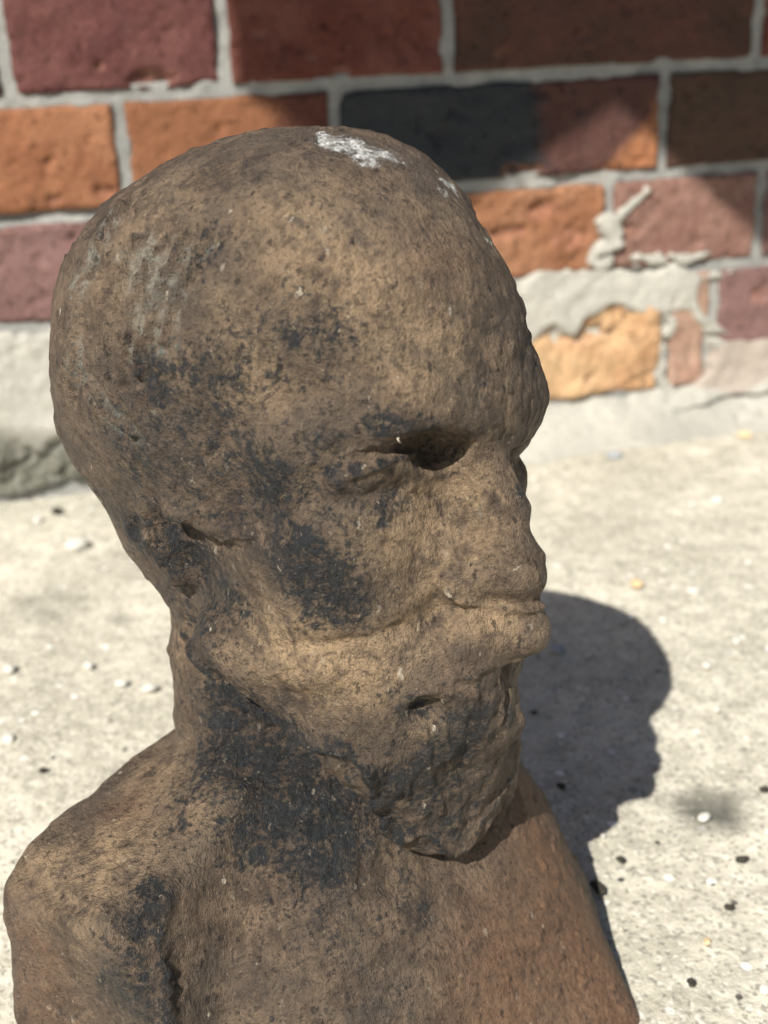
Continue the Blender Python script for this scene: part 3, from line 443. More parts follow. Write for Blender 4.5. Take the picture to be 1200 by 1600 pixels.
HAIR=[[[-0.0649,0.3191,0.2697],[-0.0655,0.3165,0.268],[-0.0669,0.315,0.2661],[-0.069,0.3144,0.264],[-0.0703,0.313,0.2619],[-0.0721,0.3138,0.2607],[-0.0727,0.3117,0.2585],[-0.0733,0.3098,0.256],[-0.0754,0.3103,0.2536],[-0.0761,0.3096,0.2519],[-0.0769,0.3088,0.2497],[-0.0775,0.3079,0.2475],[-0.078,0.3074,0.2456],[-0.0775,0.3056,0.2436],[-0.0785,0.3052,0.2401],[-0.0799,0.306,0.2375],[-0.0791,0.3043,0.2356],[-0.0794,0.3041,0.2336],[-0.0811,0.3056,0.2296],[-0.0813,0.3056,0.2276],[-0.083,0.3077,0.2238],[-0.0828,0.3075,0.2219]],[[-0.0593,0.3031,0.2635],[-0.0605,0.3017,0.2611],[-0.061,0.3011,0.2601],[-0.0621,0.2998,0.2575],[-0.0631,0.2986,0.255],[-0.064,0.2977,0.2526],[-0.0645,0.297,0.2509],[-0.0672,0.297,0.247],[-0.0677,0.2964,0.2449],[-0.068,0.2961,0.2435],[-0.0686,0.2955,0.2409],[-0.0689,0.2951,0.2388],[-0.0695,0.2946,0.2347],[-0.0696,0.2944,0.2327],[-0.0698,0.2943,0.2306]],[[-0.0548,0.2969,0.261],[-0.0558,0.2957,0.2587],[-0.0569,0.2944,0.256],[-0.0588,0.2951,0.2548],[-0.0597,0.294,0.2522],[-0.0607,0.2927,0.2485],[-0.0612,0.2922,0.2468],[-0.0617,0.2917,0.2446],[-0.0621,0.2912,0.2425],[-0.0625,0.2907,0.2401],[-0.0646,0.2913,0.2364],[-0.0648,0.2911,0.2344],[-0.0649,0.2909,0.2323],[-0.065,0.2908,0.2303]],[[-0.0465,0.2939,0.2641],[-0.0475,0.2938,0.2632],[-0.0488,0.2924,0.2607],[-0.0499,0.2911,0.258],[-0.0519,0.2915,0.2568],[-0.0528,0.2905,0.2543],[-0.0539,0.2893,0.2511],[-0.0546,0.2885,0.2485],[-0.0551,0.2879,0.2464],[-0.0556,0.2873,0.244],[-0.0559,0.2869,0.2422],[-0.0578,0.2876,0.2402],[-0.0588,0.2876,0.2373],[-0.0583,0.2868,0.2341],[-0.06,0.2877,0.2321]],[[-0.0398,0.2915,0.2658],[-0.0403,0.2908,0.2647],[-0.0431,0.2905,0.2625],[-0.0436,0.2886,0.2599],[-0.0453,0.2877,0.2572],[-0.0457,0.2873,0.2561],[-0.0483,0.2871,0.2534],[-0.0486,0.2867,0.2523],[-0.0496,0.2856,0.2487],[-0.0499,0.2853,0.2477],[-0.0506,0.2844,0.2442],[-0.0511,0.284,0.2419],[-0.0519,0.2842,0.2412]],[[-0.0759,0.2996,0.2271],[-0.073,0.2969,0.2247],[-0.073,0.297,0.2226],[-0.0714,0.2959,0.2204],[-0.068,0.2936,0.218],[-0.0663,0.2924,0.2178],[-0.0638,0.2914,0.2147]]]
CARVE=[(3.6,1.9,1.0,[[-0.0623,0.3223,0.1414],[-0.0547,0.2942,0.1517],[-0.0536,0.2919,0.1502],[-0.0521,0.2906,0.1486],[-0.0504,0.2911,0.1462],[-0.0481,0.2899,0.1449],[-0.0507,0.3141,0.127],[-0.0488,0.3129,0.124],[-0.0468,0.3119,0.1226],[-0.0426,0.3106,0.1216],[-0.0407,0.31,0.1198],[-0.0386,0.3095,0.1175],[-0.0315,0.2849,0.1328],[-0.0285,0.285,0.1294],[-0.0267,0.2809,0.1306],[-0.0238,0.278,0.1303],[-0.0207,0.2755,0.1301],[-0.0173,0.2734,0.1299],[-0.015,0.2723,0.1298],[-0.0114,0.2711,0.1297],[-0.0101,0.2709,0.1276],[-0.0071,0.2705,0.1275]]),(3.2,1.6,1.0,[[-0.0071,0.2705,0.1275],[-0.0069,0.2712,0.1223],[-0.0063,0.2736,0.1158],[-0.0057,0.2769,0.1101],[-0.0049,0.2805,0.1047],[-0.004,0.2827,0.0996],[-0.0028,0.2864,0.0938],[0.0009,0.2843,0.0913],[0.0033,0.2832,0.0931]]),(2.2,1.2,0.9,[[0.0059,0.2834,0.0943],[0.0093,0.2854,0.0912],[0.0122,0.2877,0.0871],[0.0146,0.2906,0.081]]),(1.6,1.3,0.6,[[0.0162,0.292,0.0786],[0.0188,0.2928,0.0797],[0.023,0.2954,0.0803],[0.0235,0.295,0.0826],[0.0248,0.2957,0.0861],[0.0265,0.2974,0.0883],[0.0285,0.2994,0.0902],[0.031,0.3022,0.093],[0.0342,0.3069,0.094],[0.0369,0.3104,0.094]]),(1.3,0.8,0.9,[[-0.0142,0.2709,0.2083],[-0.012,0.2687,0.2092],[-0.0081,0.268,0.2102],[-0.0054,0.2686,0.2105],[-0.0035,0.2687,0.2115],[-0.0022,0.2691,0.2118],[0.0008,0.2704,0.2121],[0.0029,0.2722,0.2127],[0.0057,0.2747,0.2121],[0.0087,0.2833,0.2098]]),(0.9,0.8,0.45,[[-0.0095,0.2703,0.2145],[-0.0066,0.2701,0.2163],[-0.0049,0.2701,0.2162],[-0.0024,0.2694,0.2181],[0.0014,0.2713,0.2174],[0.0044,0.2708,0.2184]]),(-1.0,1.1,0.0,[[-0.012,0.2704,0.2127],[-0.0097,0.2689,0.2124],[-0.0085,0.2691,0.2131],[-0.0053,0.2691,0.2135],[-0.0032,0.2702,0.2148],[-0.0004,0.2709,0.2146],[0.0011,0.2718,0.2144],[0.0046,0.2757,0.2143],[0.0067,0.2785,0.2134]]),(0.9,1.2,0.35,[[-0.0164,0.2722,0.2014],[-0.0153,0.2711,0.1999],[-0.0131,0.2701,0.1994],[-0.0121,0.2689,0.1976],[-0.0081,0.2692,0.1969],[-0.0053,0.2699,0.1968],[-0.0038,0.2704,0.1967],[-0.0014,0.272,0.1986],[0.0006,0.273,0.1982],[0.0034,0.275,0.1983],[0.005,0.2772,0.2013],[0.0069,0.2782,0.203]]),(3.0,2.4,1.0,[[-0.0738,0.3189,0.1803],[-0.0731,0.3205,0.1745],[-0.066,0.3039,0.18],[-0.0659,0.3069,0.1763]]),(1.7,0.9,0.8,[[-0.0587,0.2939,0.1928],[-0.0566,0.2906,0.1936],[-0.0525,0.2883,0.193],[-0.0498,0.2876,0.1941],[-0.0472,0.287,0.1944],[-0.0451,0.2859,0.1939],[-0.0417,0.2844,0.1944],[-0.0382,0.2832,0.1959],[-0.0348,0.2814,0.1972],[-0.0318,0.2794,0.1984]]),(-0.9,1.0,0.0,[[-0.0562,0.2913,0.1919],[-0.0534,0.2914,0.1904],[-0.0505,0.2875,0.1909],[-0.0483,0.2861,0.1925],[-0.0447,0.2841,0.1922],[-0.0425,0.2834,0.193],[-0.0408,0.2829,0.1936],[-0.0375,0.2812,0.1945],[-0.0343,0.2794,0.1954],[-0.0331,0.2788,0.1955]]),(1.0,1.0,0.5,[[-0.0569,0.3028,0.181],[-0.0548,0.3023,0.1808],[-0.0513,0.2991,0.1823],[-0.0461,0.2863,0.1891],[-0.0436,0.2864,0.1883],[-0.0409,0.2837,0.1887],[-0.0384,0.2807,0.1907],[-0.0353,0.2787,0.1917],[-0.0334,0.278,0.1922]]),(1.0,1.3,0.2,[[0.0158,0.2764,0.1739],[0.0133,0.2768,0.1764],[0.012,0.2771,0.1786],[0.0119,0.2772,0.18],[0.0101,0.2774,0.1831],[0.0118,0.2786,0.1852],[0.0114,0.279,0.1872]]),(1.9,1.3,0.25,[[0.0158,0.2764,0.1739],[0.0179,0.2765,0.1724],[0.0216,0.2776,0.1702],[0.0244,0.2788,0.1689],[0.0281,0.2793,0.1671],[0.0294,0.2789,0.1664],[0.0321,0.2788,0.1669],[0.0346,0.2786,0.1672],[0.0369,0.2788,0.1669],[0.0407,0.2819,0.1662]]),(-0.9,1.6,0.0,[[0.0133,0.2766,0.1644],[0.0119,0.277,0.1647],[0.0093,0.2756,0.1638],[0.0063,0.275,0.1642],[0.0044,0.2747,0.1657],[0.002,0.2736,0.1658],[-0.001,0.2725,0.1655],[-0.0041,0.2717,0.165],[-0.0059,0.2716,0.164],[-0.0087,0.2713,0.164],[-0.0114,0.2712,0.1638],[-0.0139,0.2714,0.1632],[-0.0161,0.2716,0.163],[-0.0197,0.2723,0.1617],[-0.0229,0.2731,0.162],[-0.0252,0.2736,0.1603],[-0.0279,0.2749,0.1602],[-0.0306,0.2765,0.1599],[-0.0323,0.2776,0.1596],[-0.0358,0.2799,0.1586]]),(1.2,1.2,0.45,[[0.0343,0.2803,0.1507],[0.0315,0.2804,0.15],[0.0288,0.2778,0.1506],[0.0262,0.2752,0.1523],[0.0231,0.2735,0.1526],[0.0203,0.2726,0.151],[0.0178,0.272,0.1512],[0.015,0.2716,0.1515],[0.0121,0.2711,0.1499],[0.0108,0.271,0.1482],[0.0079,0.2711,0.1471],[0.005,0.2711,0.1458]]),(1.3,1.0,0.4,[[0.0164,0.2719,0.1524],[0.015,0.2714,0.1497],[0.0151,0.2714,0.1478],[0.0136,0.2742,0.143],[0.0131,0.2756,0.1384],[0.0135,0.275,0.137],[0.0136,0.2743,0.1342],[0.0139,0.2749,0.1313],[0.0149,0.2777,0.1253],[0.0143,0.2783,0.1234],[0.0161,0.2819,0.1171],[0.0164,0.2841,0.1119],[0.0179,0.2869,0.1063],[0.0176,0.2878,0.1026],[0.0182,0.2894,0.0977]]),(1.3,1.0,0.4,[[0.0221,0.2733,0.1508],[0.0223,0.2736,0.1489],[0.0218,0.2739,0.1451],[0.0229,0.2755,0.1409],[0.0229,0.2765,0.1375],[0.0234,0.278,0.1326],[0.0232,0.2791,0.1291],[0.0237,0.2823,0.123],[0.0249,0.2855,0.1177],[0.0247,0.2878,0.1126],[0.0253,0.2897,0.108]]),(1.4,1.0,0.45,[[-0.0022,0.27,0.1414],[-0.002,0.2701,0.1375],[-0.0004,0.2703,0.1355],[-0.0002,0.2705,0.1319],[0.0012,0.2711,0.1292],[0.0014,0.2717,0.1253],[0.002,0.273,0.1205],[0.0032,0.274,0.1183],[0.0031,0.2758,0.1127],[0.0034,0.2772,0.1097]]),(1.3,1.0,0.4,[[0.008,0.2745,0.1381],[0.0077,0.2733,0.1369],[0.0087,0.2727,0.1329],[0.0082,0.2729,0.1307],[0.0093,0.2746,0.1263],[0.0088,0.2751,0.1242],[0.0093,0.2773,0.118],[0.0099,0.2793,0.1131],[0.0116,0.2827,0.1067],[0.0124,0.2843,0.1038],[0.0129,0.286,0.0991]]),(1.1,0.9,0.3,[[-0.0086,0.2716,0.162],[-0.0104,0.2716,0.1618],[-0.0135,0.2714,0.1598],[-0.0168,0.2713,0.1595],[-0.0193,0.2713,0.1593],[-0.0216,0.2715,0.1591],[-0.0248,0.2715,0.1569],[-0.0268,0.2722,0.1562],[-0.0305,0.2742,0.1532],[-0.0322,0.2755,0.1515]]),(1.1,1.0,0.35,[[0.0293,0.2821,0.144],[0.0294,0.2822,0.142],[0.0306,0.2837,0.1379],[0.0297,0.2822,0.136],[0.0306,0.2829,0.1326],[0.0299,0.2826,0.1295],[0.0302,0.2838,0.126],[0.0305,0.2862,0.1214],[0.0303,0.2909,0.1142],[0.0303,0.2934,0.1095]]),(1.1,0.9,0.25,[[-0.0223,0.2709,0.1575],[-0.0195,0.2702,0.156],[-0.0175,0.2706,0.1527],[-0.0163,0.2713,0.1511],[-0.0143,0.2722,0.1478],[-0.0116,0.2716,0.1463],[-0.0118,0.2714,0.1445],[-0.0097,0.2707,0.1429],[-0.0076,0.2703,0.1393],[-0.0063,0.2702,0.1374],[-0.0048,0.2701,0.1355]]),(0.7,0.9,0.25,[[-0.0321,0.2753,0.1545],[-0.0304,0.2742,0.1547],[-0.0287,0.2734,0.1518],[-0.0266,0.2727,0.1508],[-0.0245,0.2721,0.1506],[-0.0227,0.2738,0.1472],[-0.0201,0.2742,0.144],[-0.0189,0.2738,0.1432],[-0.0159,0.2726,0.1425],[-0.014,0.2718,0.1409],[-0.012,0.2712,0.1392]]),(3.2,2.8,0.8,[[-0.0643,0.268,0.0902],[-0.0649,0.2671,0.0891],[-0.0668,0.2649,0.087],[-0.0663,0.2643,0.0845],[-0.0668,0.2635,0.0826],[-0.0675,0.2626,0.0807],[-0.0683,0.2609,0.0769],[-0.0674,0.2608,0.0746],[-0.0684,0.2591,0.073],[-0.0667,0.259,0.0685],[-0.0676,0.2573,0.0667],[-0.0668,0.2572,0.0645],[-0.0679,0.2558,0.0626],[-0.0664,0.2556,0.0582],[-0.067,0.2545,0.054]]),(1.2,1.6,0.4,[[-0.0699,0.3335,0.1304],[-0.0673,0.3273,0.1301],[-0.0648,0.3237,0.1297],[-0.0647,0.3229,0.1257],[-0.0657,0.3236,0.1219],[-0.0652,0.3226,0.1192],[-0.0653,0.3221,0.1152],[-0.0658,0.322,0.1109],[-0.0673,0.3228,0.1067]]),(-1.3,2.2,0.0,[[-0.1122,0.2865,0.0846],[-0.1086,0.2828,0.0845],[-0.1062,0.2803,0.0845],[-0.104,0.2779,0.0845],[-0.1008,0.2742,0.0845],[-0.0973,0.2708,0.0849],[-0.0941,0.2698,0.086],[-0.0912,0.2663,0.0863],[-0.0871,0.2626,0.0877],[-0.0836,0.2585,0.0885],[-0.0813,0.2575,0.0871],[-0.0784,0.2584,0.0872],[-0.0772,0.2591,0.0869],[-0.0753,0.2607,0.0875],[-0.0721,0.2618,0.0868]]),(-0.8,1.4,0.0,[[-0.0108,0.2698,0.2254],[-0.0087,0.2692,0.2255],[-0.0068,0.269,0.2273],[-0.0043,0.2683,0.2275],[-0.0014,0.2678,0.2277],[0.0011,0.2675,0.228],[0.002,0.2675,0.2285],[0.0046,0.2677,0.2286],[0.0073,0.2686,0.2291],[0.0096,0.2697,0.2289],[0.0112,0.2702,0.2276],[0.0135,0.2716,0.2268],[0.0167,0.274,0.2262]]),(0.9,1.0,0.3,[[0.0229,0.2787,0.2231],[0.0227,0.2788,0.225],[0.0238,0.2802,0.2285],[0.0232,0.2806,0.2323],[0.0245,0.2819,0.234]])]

EYE=[0.0044, 0.2708, 0.2184]
# ---------------------------------------------------------------- bust
def mat_bust():
    s=NT('rusted_stone',.62,.26)
    mp=s.n('ShaderNodeMapping');s.put(mp.inputs[0],s.co);mp.inputs['Rotation'].default_value=(.5,.6,.4);mp.inputs['Scale'].default_value=(1,1,.42);sv=mp.outputs[0]
    n1=s.noise(95,5,.68,dist=.4);n2=s.noise(560,4,.7,sv);n3=s.noise(1700,3,.75);n4=s.noise(48,5,.65,s.off((3,5,7)))
    n5=s.noise(230,5,.72,s.off((13,1,4)),.5);n6=s.noise(620,3,.7,s.off((5,1,8)))
    col=s.mix(s.mr(n1,.36,.64),(.078,.057,.043),(.192,.138,.095))
    col=s.mix(s.mr(n4,.40,.66,0,.75),col,(.100,.080,.064))
    oc=s.ma('MULTIPLY',s.attr('ochre'),s.mr(s.ma('ADD',n5,s.ma('MULTIPLY',n1,.7)),.62,1.05))
    col=s.mix(s.ma('MULTIPLY',oc,.9),col,(.46,.325,.195))  # ochre also paints the lit upper face of the beard
    col=s.mix(s.mr(n5,.56,.72,0,.6),col,(.27,.19,.13))
    ru=s.ma('MULTIPLY',s.attr('rust'),s.mr(n5,.25,.6,.55,1.));col=s.mix(s.ma('MULTIPLY',ru,.85),col,s.mix(s.mr(n2,.35,.65),(.165,.086,.048),(.27,.150,.085)))
    col=s.mix(s.mr(n6,.50,.66,0,.75),col,s.mix(.6,col,(.022,.018,.017)))
    q=s.ma('ADD',s.ma('MULTIPLY',s.ma('SUBTRACT',n1,.5),1.9),s.ma('ADD',s.ma('MULTIPLY',s.ma('SUBTRACT',n5,.5),2.3),s.ma('MULTIPLY',s.ma('SUBTRACT',n6,.5),1.3)))
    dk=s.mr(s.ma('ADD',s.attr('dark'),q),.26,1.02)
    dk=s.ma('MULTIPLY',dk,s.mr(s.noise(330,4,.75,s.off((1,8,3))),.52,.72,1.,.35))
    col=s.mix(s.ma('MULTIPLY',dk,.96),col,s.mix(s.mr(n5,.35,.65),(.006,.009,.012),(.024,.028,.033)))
    dk2=s.mr(s.ma('ADD',s.noise(60,6,.74,s.off((7,7,2))),s.ma('MULTIPLY',s.ma('SUBTRACT',n5,.5),.3)),.54,.68,0,.6)
    col=s.mix(dk2,col,(.028,.026,.027))
    pa=s.ma('MULTIPLY',s.attr('pale'),s.mr(n5,.40,.62));col=s.mix(s.ma('MULTIPLY',pa,.75),col,(.30,.31,.27))
    wh=s.mr(s.ma('ADD',s.attr('white'),s.ma('MULTIPLY',s.ma('SUBTRACT',s.noise(330,6,.85,dist=.5),.5),3.4)),.50,.90)
    col=s.mix(s.ma('MULTIPLY',wh,.95),col,s.mix(s.mr(n6,.35,.6),(.76,.77,.76),(.36,.35,.33)))
    gl=s.ma('MULTIPLY',s.mr(s.noise(760,4,.8,sv,.6),.60,.70),s.ma('ADD',s.ma('MULTIPLY',s.attr('ochre'),.7),.5))
    col=s.mix(s.ma('MULTIPLY',gl,s.mr(n5,.35,.6,.2,1.)),col,(.46,.37,.25))  # tiny glints painted as pale specks in the base colour
    # ragged pale mineral flecks
    dv=s.n('ShaderNodeVectorMath',operation='ADD');nz=s.n('ShaderNodeTexNoise');s.put(nz.inputs['Vector'],s.co);nz.inputs['Scale'].default_value=900
    sc2=s.n('ShaderNodeVectorMath',operation='SCALE');s.put(sc2.inputs[0],nz.outputs['Color']);sc2.inputs['Scale'].default_value=.0022
    s.put(dv.inputs[0],sv);s.put(dv.inputs[1],sc2.outputs[0]);vv=dv.outputs[0]
    v=s.vor(520,vec=vv,out='Color');g=s.n('ShaderNodeSeparateColor');s.put(g.inputs[0],v);d=s.vor(520,vec=vv)
    sp=s.ma('MULTIPLY',s.mr(g.outputs[0],.965,.98),s.mr(d,.42,.2));col=s.mix(s.ma('MULTIPLY',sp,s.mr(g.outputs[2],0,1,.15,.75)),col,(.50,.44,.35))
    sp=s.ma('MULTIPLY',s.mr(g.outputs[1],.90,.94),s.mr(d,.45,.25));col=s.mix(s.ma('MULTIPLY',sp,.7),col,(.018,.016,.016))
    h=s.ma('ADD',s.ma('MULTIPLY',n2,.9),s.ma('MULTIPLY',n3,.5));h=s.ma('ADD',h,s.ma('MULTIPLY',n5,.8));h=s.ma('ADD',h,s.ma('MULTIPLY',wh,.12))
    rough=s.ma('SUBTRACT',s.mr(n2,.3,.7,.42,.75),s.ma('MULTIPLY',dk,.12))
    return s.done(col,s.bump(h,.0022,1.),rough)
V,F=surface_nets(sdf,(-11,-12,-22.8),(11,12,7.5),.11)
Wv=warp(to_world(V))
me=mesh('bust',Wv,F);ob=link('bust',me)
md=ob.modifiers.new('s','SUBSURF');md.levels=1;md.render_levels=1
dg=bpy.context.evaluated_depsgraph_get();me2=bpy.data.meshes.new_from_object(ob.evaluated_get(dg))
ob.modifiers.clear();ob.data=me2;me2.name='bust'
n=len(me2.vertices);co=np.empty(n*3,np.float32);me2.vertices.foreach_get('co',co);co=co.reshape(-1,3).astype(np.float64)
nr=np.empty(n*3,np.float32);me2.vertices.foreach_get('normal',nr);nr=nr.reshape(-1,3)
att={}
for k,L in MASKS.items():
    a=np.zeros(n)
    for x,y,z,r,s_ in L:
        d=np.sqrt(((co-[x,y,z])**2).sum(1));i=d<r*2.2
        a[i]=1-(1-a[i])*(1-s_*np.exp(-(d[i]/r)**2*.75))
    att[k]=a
ANI=np.array([[.83,.2,-.3],[-.2,.9,.2],[.28,-.2,.45]])
loc=(co-H_O)@H_M.T*100          # cm in the head frame
disp=fbm(co,.024,2,1)*.00032+fbm(co,.009,2,5)*.00026+vnoise(co,.0034,11)*.00020+vnoise(co@ANI,.0016,15)*.00013+fbm(co,.013,2,17)*.00022*np.clip(fbm(co,.05,1,19)*2,0,1)
disp-=np.maximum(0,vnoise(co,.0036,25)-.5)*.0018*np.clip(.5+fbm(co,.03,1,26),0,1)
disp-=np.maximum(0,fbm(co,.011,2,27)-.6)*.0012
disp-=att['dark']*.0002*(1+vnoise(co,.003,35)); disp+=att['white']*.00035*(vnoise(co,.002,45)>-.2)
# combed hair: shallow strands round the back of the skull
bd=sstep(-7.6,-9.0,loc[:,2])*sstep(2.6,3.6,loc[:,0])*sstep(-15.8,-15.0,loc[:,2]);disp+=bd*(fbm(co*[1.3,1.3,.6],.0075,2,87)*.0009+fbm(co*[1.4,1.4,.35],.0035,1,89)*.0004)
gro=np.zeros(n);rid=np.zeros(n)
for q,L in enumerate(HAIR):
    L=np.array(L);c0=L.mean(0);R0=np.abs(L-c0).max()+.012;i=np.nonzero((np.abs(co-c0)<R0).all(1))[0]
    S_=[a_+(b_-a_)*tt for a_,b_ in zip(L,L[1:]) for tt in (0,.33,.66)];S_=np.array(S_)
    cw=co[i]+np.stack([vnoise(co[i],.012,81),vnoise(co[i],.012,82),0*co[i,0]],1)*.0012
    dd=np.full(len(i),1.)
    for p in S_: dd=np.minimum(dd,((cw-p)**2).sum(1))
    dd=np.sqrt(dd);wd=.0011 if q else .0014
    gro[i]=np.maximum(gro[i],np.exp(-(dd/wd)**2)*(.75+.35*vnoise(co[i],.01,83)));rid[i]=np.maximum(rid[i],np.exp(-((dd-.0026)/.0013)**2))
disp+=rid*.0009-gro*.0020
att['dark']=np.maximum(att['dark'],gro*.5);att['pale']=np.maximum(att['pale'],rid*(1-gro)*.55*(vnoise(co,.013,75)>.05))
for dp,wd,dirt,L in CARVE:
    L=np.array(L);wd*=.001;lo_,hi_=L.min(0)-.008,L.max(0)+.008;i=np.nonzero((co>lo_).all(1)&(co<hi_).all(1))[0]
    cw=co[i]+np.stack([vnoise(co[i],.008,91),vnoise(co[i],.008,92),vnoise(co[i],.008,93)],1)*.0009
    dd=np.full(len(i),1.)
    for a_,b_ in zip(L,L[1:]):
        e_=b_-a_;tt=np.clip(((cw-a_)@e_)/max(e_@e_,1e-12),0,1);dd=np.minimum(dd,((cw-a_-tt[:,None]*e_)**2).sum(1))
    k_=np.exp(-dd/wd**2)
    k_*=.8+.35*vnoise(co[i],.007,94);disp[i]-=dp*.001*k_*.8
    if dirt: att['dark'][i]=np.maximum(att['dark'][i],dirt*np.exp(-dd/(wd*1.15)**2)*1.1)  # dirt weights the painted groove shade under jaw, lids and nose
co+=nr*disp[:,None]
me2.vertices.foreach_set('co',co.astype(np.float32).ravel());me2.polygons.foreach_set('use_smooth',np.ones(len(me2.polygons),bool))
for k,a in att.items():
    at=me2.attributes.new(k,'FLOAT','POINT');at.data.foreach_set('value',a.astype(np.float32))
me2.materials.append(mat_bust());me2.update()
ob['label']='weathered brown bust of a bald bearded man on the concrete';ob['category']='bust'
# dry curl caught in the corner of the eye
def curl(name,pts,r,mat,label,cat):
    pts=np.array(pts);V=[];F=[];k=6
    for i,p in enumerate(pts):
        tn=pts[min(i+1,len(pts)-1)]-pts[max(i-1,0)];tn/=np.linalg.norm(tn);a=np.cross(tn,[.3,.5,.8]);a/=np.linalg.norm(a);b=np.cross(tn,a)
        rr_=r*(1-.75*abs(i/(len(pts)-1)-.4)**1.5*1.6)
        for j in range(k): V.append(p+rr_*(a*math.cos(j*2*math.pi/k)+b*.5*math.sin(j*2*math.pi/k)))
    for i in range(len(pts)-1):
        for j in range(k): F.append((i*k+j,i*k+(j+1)%k,(i+1)*k+(j+1)%k,(i+1)*k+j))
    c=len(V);V.append(pts[0]);V.append(pts[-1]);F=[list(f) for f in F]
    for j in range(k): F.append([c,(j+1)%k,j,j]);F.append([c+1,(len(pts)-1)*k+j,(len(pts)-1)*k+(j+1)%k,(len(pts)-1)*k+(j+1)%k])
    me=bpy.data.meshes.new(name);me.from_pydata([tuple(v) for v in V],[],[tuple(dict.fromkeys(f)) for f in F]);me.materials.append(mat)
    o=link(name,me);o['label']=label;o['category']=cat;return o
def mat_plain(name,c,r=.8,c2=None):
    s=NT(name,r,.3);a=s.noise(500,3);return s.done(s.mix(s.mr(a,.35,.65),c,c2 or tuple(x*.7 for x in c)),s.bump(a,.0005))
straw=mat_plain('dry_straw',(.62,.55,.45))
E0=np.array(EYE);ex=np.array([-.8,-.6,0]);
pts=[E0+R2*(x*.001)+U2*(y*.001)-F_*(.0010+.0012*math.sin(i*.6)) for i,(x,y) in enumerate([(1.0,1.8),(.5,1.7),(.0,1.2),(-.3,.5),(-.4,-.2),(-.1,-.8),(.3,-1.1)])]
curl('plant_fibre',pts,.0004,straw,'pale curled shred of plant caught in the near eye of the bust','plant fibre')
# ---------------------------------------------------------------- pebbles and crumbs
PM={'w':mat_plain('white_pebble',(.66,.64,.58),.8,(.5,.49,.44)),'g':mat_plain('grey_pebble',(.36,.38,.40),.6),'o':mat_plain('orange_pebble',(.62,.40,.20),.6,(.7,.55,.36)),'d':mat_plain('dark_crumb',(.05,.045,.035),.9)}
PEB=[(.2286,.7519,.0050,'w','round white pebble on sunlit concrete beyond the nose of the bust'),
(.1773,.849,.0058,'g','blue grey pebble lying nearest the foot of the wall'),
(.2877,.8863,.0048,'o','orange pebble below the cracked cement at the right'),
(.1472,.6284,.0040,'o','orange pebble just above the top of the head shadow'),
(.1773,.616,.0034,'w','white pebble right of the orange one above the head shadow'),
(.0893,.5534,.0042,'g','largest grey pebble inside the shadow of the head'),
(.1045,.5472,.0019,'w','small pale pebble inside the shadow, right of the grey one'),
(.1846,.5556,.0023,'w','small white pebble alone right of the shadow dome'),
(.1619,.5308,.0025,'w','white pebble close to the widest point of the head shadow'),
(.156,.4893,.0018,'w','white pebble between the head shadow and the grey stain'),
(.1277,.4064,.0026,'w','white pebble lying on the round grey stain'),
(-.204,.7194,.0080,'w','large flat white chip left of the head of the bust'),
(-.2423,.7699,.0036,'w','white pebble below the mossy gap at far left'),
(-.2328,.7867,.0036,'d','brown crumb below the mossy gap at far left'),
(-.124,.5315,.0035,'w','white pebble left of the bust neck'),
(-.14,.538,.0027,'w','smaller white pebble left of the one by the neck'),
(-.1848,.4894,.0034,'w','white pebble at left edge level with the neck'),
(-.1611,.5585,.0028,'w','pale pebble between neck and left edge'),
(-.2038,.558,.0032,'w','pale pebble at far left above the others'),
(-.162,.4622,.0022,'d','dark crumb on concrete above the near shoulder'),
(.1357,.3792,.0024,'d','dark ragged crumb below the grey stain'),
(.1229,.3524,.0019,'d','dark crumb between the stain and the lower right corner'),
(.0992,.3161,.0019,'d','dark crumb beside the lower end of the shadow'),
(.1099,.3354,.0014,'o','small orange grain right of the lower shadow'),
(.1233,.3115,.0020,'w','flat white chip in the lower right corner'),
(.1531,.9109,.0040,'d','dark crumb close under the tan bare brick'),
(.1587,.4243,.002,'d','dark crumb at right edge level with the stain'),
(.0723,.4329,.002,'d','black crumb in the shadow beside the beard'),
(.0763,.366,.0028,'d','largest black crumb, in the shadow beside the chest'),
(.0882,.3823,.0018,'d','small black crumb in the shadow right of the chest'),
(.0686,.4934,.0018,'d','black crumb in the shadow beside the chin'),
(.079,.410,.0015,'w','pale grain in the narrow part of the shadow'),(.084,.398,.0013,'w','lowest pale grain in the narrow part of the shadow')]
rp=np.random.RandomState(11)
for (x,y_,r,c,lab) in PEB:
    k,q=14,9;V=[];sd=rp.randint(1000)
    th_,ph_=np.meshgrid(np.linspace(0,2*math.pi,k,endpoint=False),np.linspace(.15,math.pi-.15,q),indexing='ij')
    D=np.stack([np.cos(th_)*np.sin(ph_),np.sin(th_)*np.sin(ph_),np.cos(ph_)],2).reshape(-1,3)
    amp=.18 if c!='d' else .4
    D=D*(1+amp*vnoise(D,.8,sd)+amp*.5*vnoise(D,.35,sd+3))[:,None]*[rp.uniform(.95,1.3),rp.uniform(.75,1.),.55 if c!='d' else .4]*r
    a=rp.uniform(0,3);D=D@np.array([[math.cos(a),math.sin(a),0],[-math.sin(a),math.cos(a),0],[0,0,1]])
    F=[];
    for i in range(k):
        for j in range(q-1): F.append((i*q+j,i*q+j+1,((i+1)%k)*q+j+1,((i+1)%k)*q+j))
    me=bpy.data.meshes.new('pebble');me.from_pydata(D.tolist(),[],F+[tuple(i*q for i in range(k)),tuple(i*q+q-1 for i in range(k))[::-1]])
    me.polygons.foreach_set('use_smooth',[c!='d']*len(me.polygons));me.materials.append(PM[c])
    o=link('crumb' if c=='d' else 'pebble',me);o.location=(x,y_,r*.38);o['label']=lab;o['category']='crumb of dirt' if c=='d' else 'pebble';o['group']='crumbs of dirt on the concrete' if c=='d' else 'pebbles scattered on the concrete'
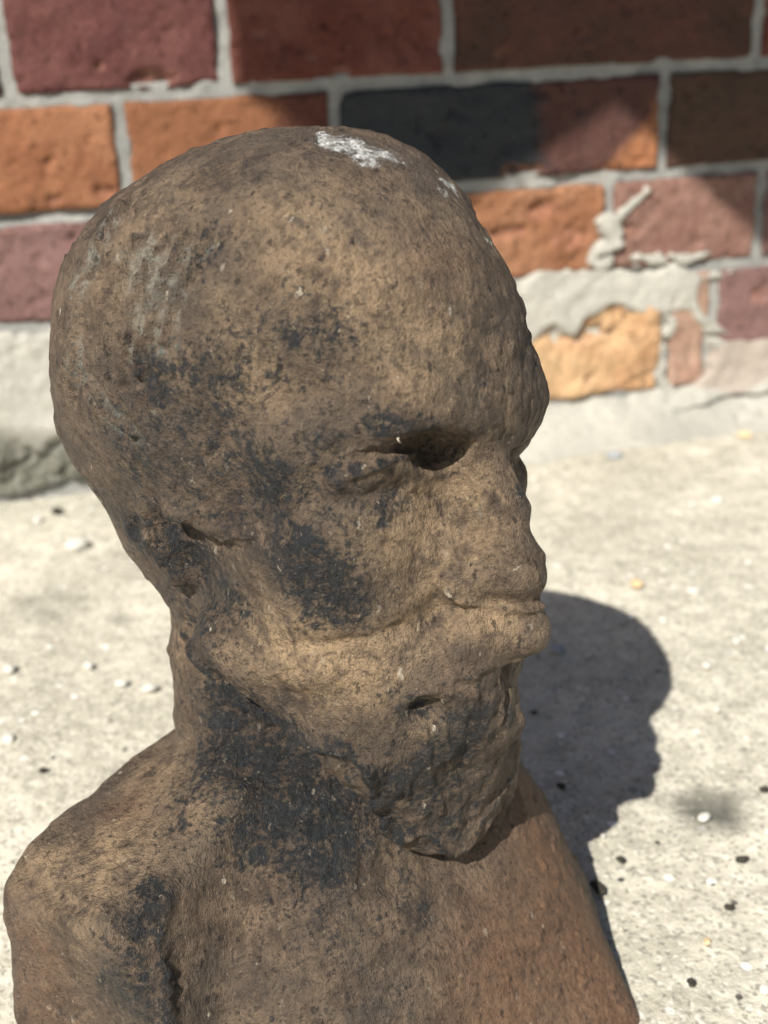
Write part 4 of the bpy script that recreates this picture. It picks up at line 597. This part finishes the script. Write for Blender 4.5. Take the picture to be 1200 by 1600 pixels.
# loose grit, uncountable
rg=np.random.RandomState(5);N=3000;gx=rg.uniform(-.34,.40,N);gy=.26+rg.beta(1.1,1.6,N)*.68;gr=rg.uniform(.0003,.0009,N)*(1+.6*(rg.rand(N)>.96))
oct_=np.array([(1,0,0),(0,1,0),(-1,0,0),(0,-1,0),(0,0,.7),(0,0,-.7)]);of=np.array([(0,1,4),(1,2,4),(2,3,4),(3,0,4),(1,0,5),(2,1,5),(3,2,5),(0,3,5)])
V=(oct_[None]*(gr[:,None,None])*rg.uniform(.6,1.3,(N,6,3)))+np.stack([gx,gy,gr*.15-.0003],1)[:,None]
F=(of[None]+(np.arange(N)*6)[:,None,None]).reshape(-1,3)
s=NT('mixed_grit',.85,.3);v=s.vor(90,out='Color');gg=s.n('ShaderNodeSeparateColor');s.put(gg.inputs[0],v)
gm=s.done(s.mix(s.mr(s.noise(700,1),.42,.6),(.28,.25,.20),s.mix(gg.outputs[0],(.72,.69,.62),(.5,.46,.38))))
o=link('grit',mesh('grit',V.reshape(-1,3),F,gm,smooth=False));o['kind']='stuff';o['label']='fine loose grit sprinkled over the concrete';
# ---------------------------------------------------------------- added unseen canvas behind the camera, shaped to cast shade on the upper wall
def wallw(s_,z):return WN*WD+WT*s_+np.array([0,0,z])
KS=1.35
edge=[(.095,1.0),(.1076,.3547),(.111,.2758),(.2568,.1844),(.3867,.2542),(.5215,.1379),(.66,.02),(.80,.12),(.95,.02),(1.1,.12),(1.1,1.0)]
cl=mat_plain('canvas',(.35,.33,.28),.9)
P3=[wallw(a,b)-SUND*KS for a,b in edge];N3=np.array([0,1,0.]);V=[tuple(p) for p in P3]+[tuple(p-WN*.003) for p in P3];k=len(P3)
me=bpy.data.meshes.new('added_shade_panel');me.from_pydata(V,[],[tuple(range(k)),tuple(range(2*k-1,k-1,-1))]+[(i,i+k,(i+1)%k+k,(i+1)%k) for i in range(k)]);me.materials.append(cl)
aw=empty('added_shade_caster',tuple(P3[-1]*[1,1,0]),'added canvas with a pointed lower edge, unseen behind the viewer, shading the upper wall','sun shade')
pn=link('added_shade_panel',me,aw);pn.location=-aw.location
pl=P3[0]+(P3[0]-P3[-1])*1.3;pr_=P3[-1]
for b in (pl,pr_):
    x,y_=b[0],b[1];V=[(x+.015*math.cos(a),y_-.02+.015*math.sin(a),z) for z in (0,b[2]+.02) for a in np.arange(8)*math.pi/4]
    me=bpy.data.meshes.new('added_pole');me.from_pydata(V,[],[(i,(i+1)%8,(i+1)%8+8,i+8) for i in range(8)]+[tuple(range(8,16))]);me.materials.append(cl)
    po=link('added_pole',me,aw);po.location=-aw.location
dx=(pr_-pl)/np.linalg.norm(pr_-pl);sd_=np.cross(dx,[0,0,1])
V=[tuple(e+.012*(sd_*math.cos(a)+np.array([0,0,1])*math.sin(a))) for e in (pl,pr_) for a in np.arange(8)*math.pi/4]
me=bpy.data.meshes.new('added_rail');me.from_pydata(V,[],[(i,(i+1)%8,(i+1)%8+8,i+8) for i in range(8)]);me.materials.append(cl)
po=link('added_rail',me,aw);po.location=-aw.location
print('script seconds',time.time()-T0)
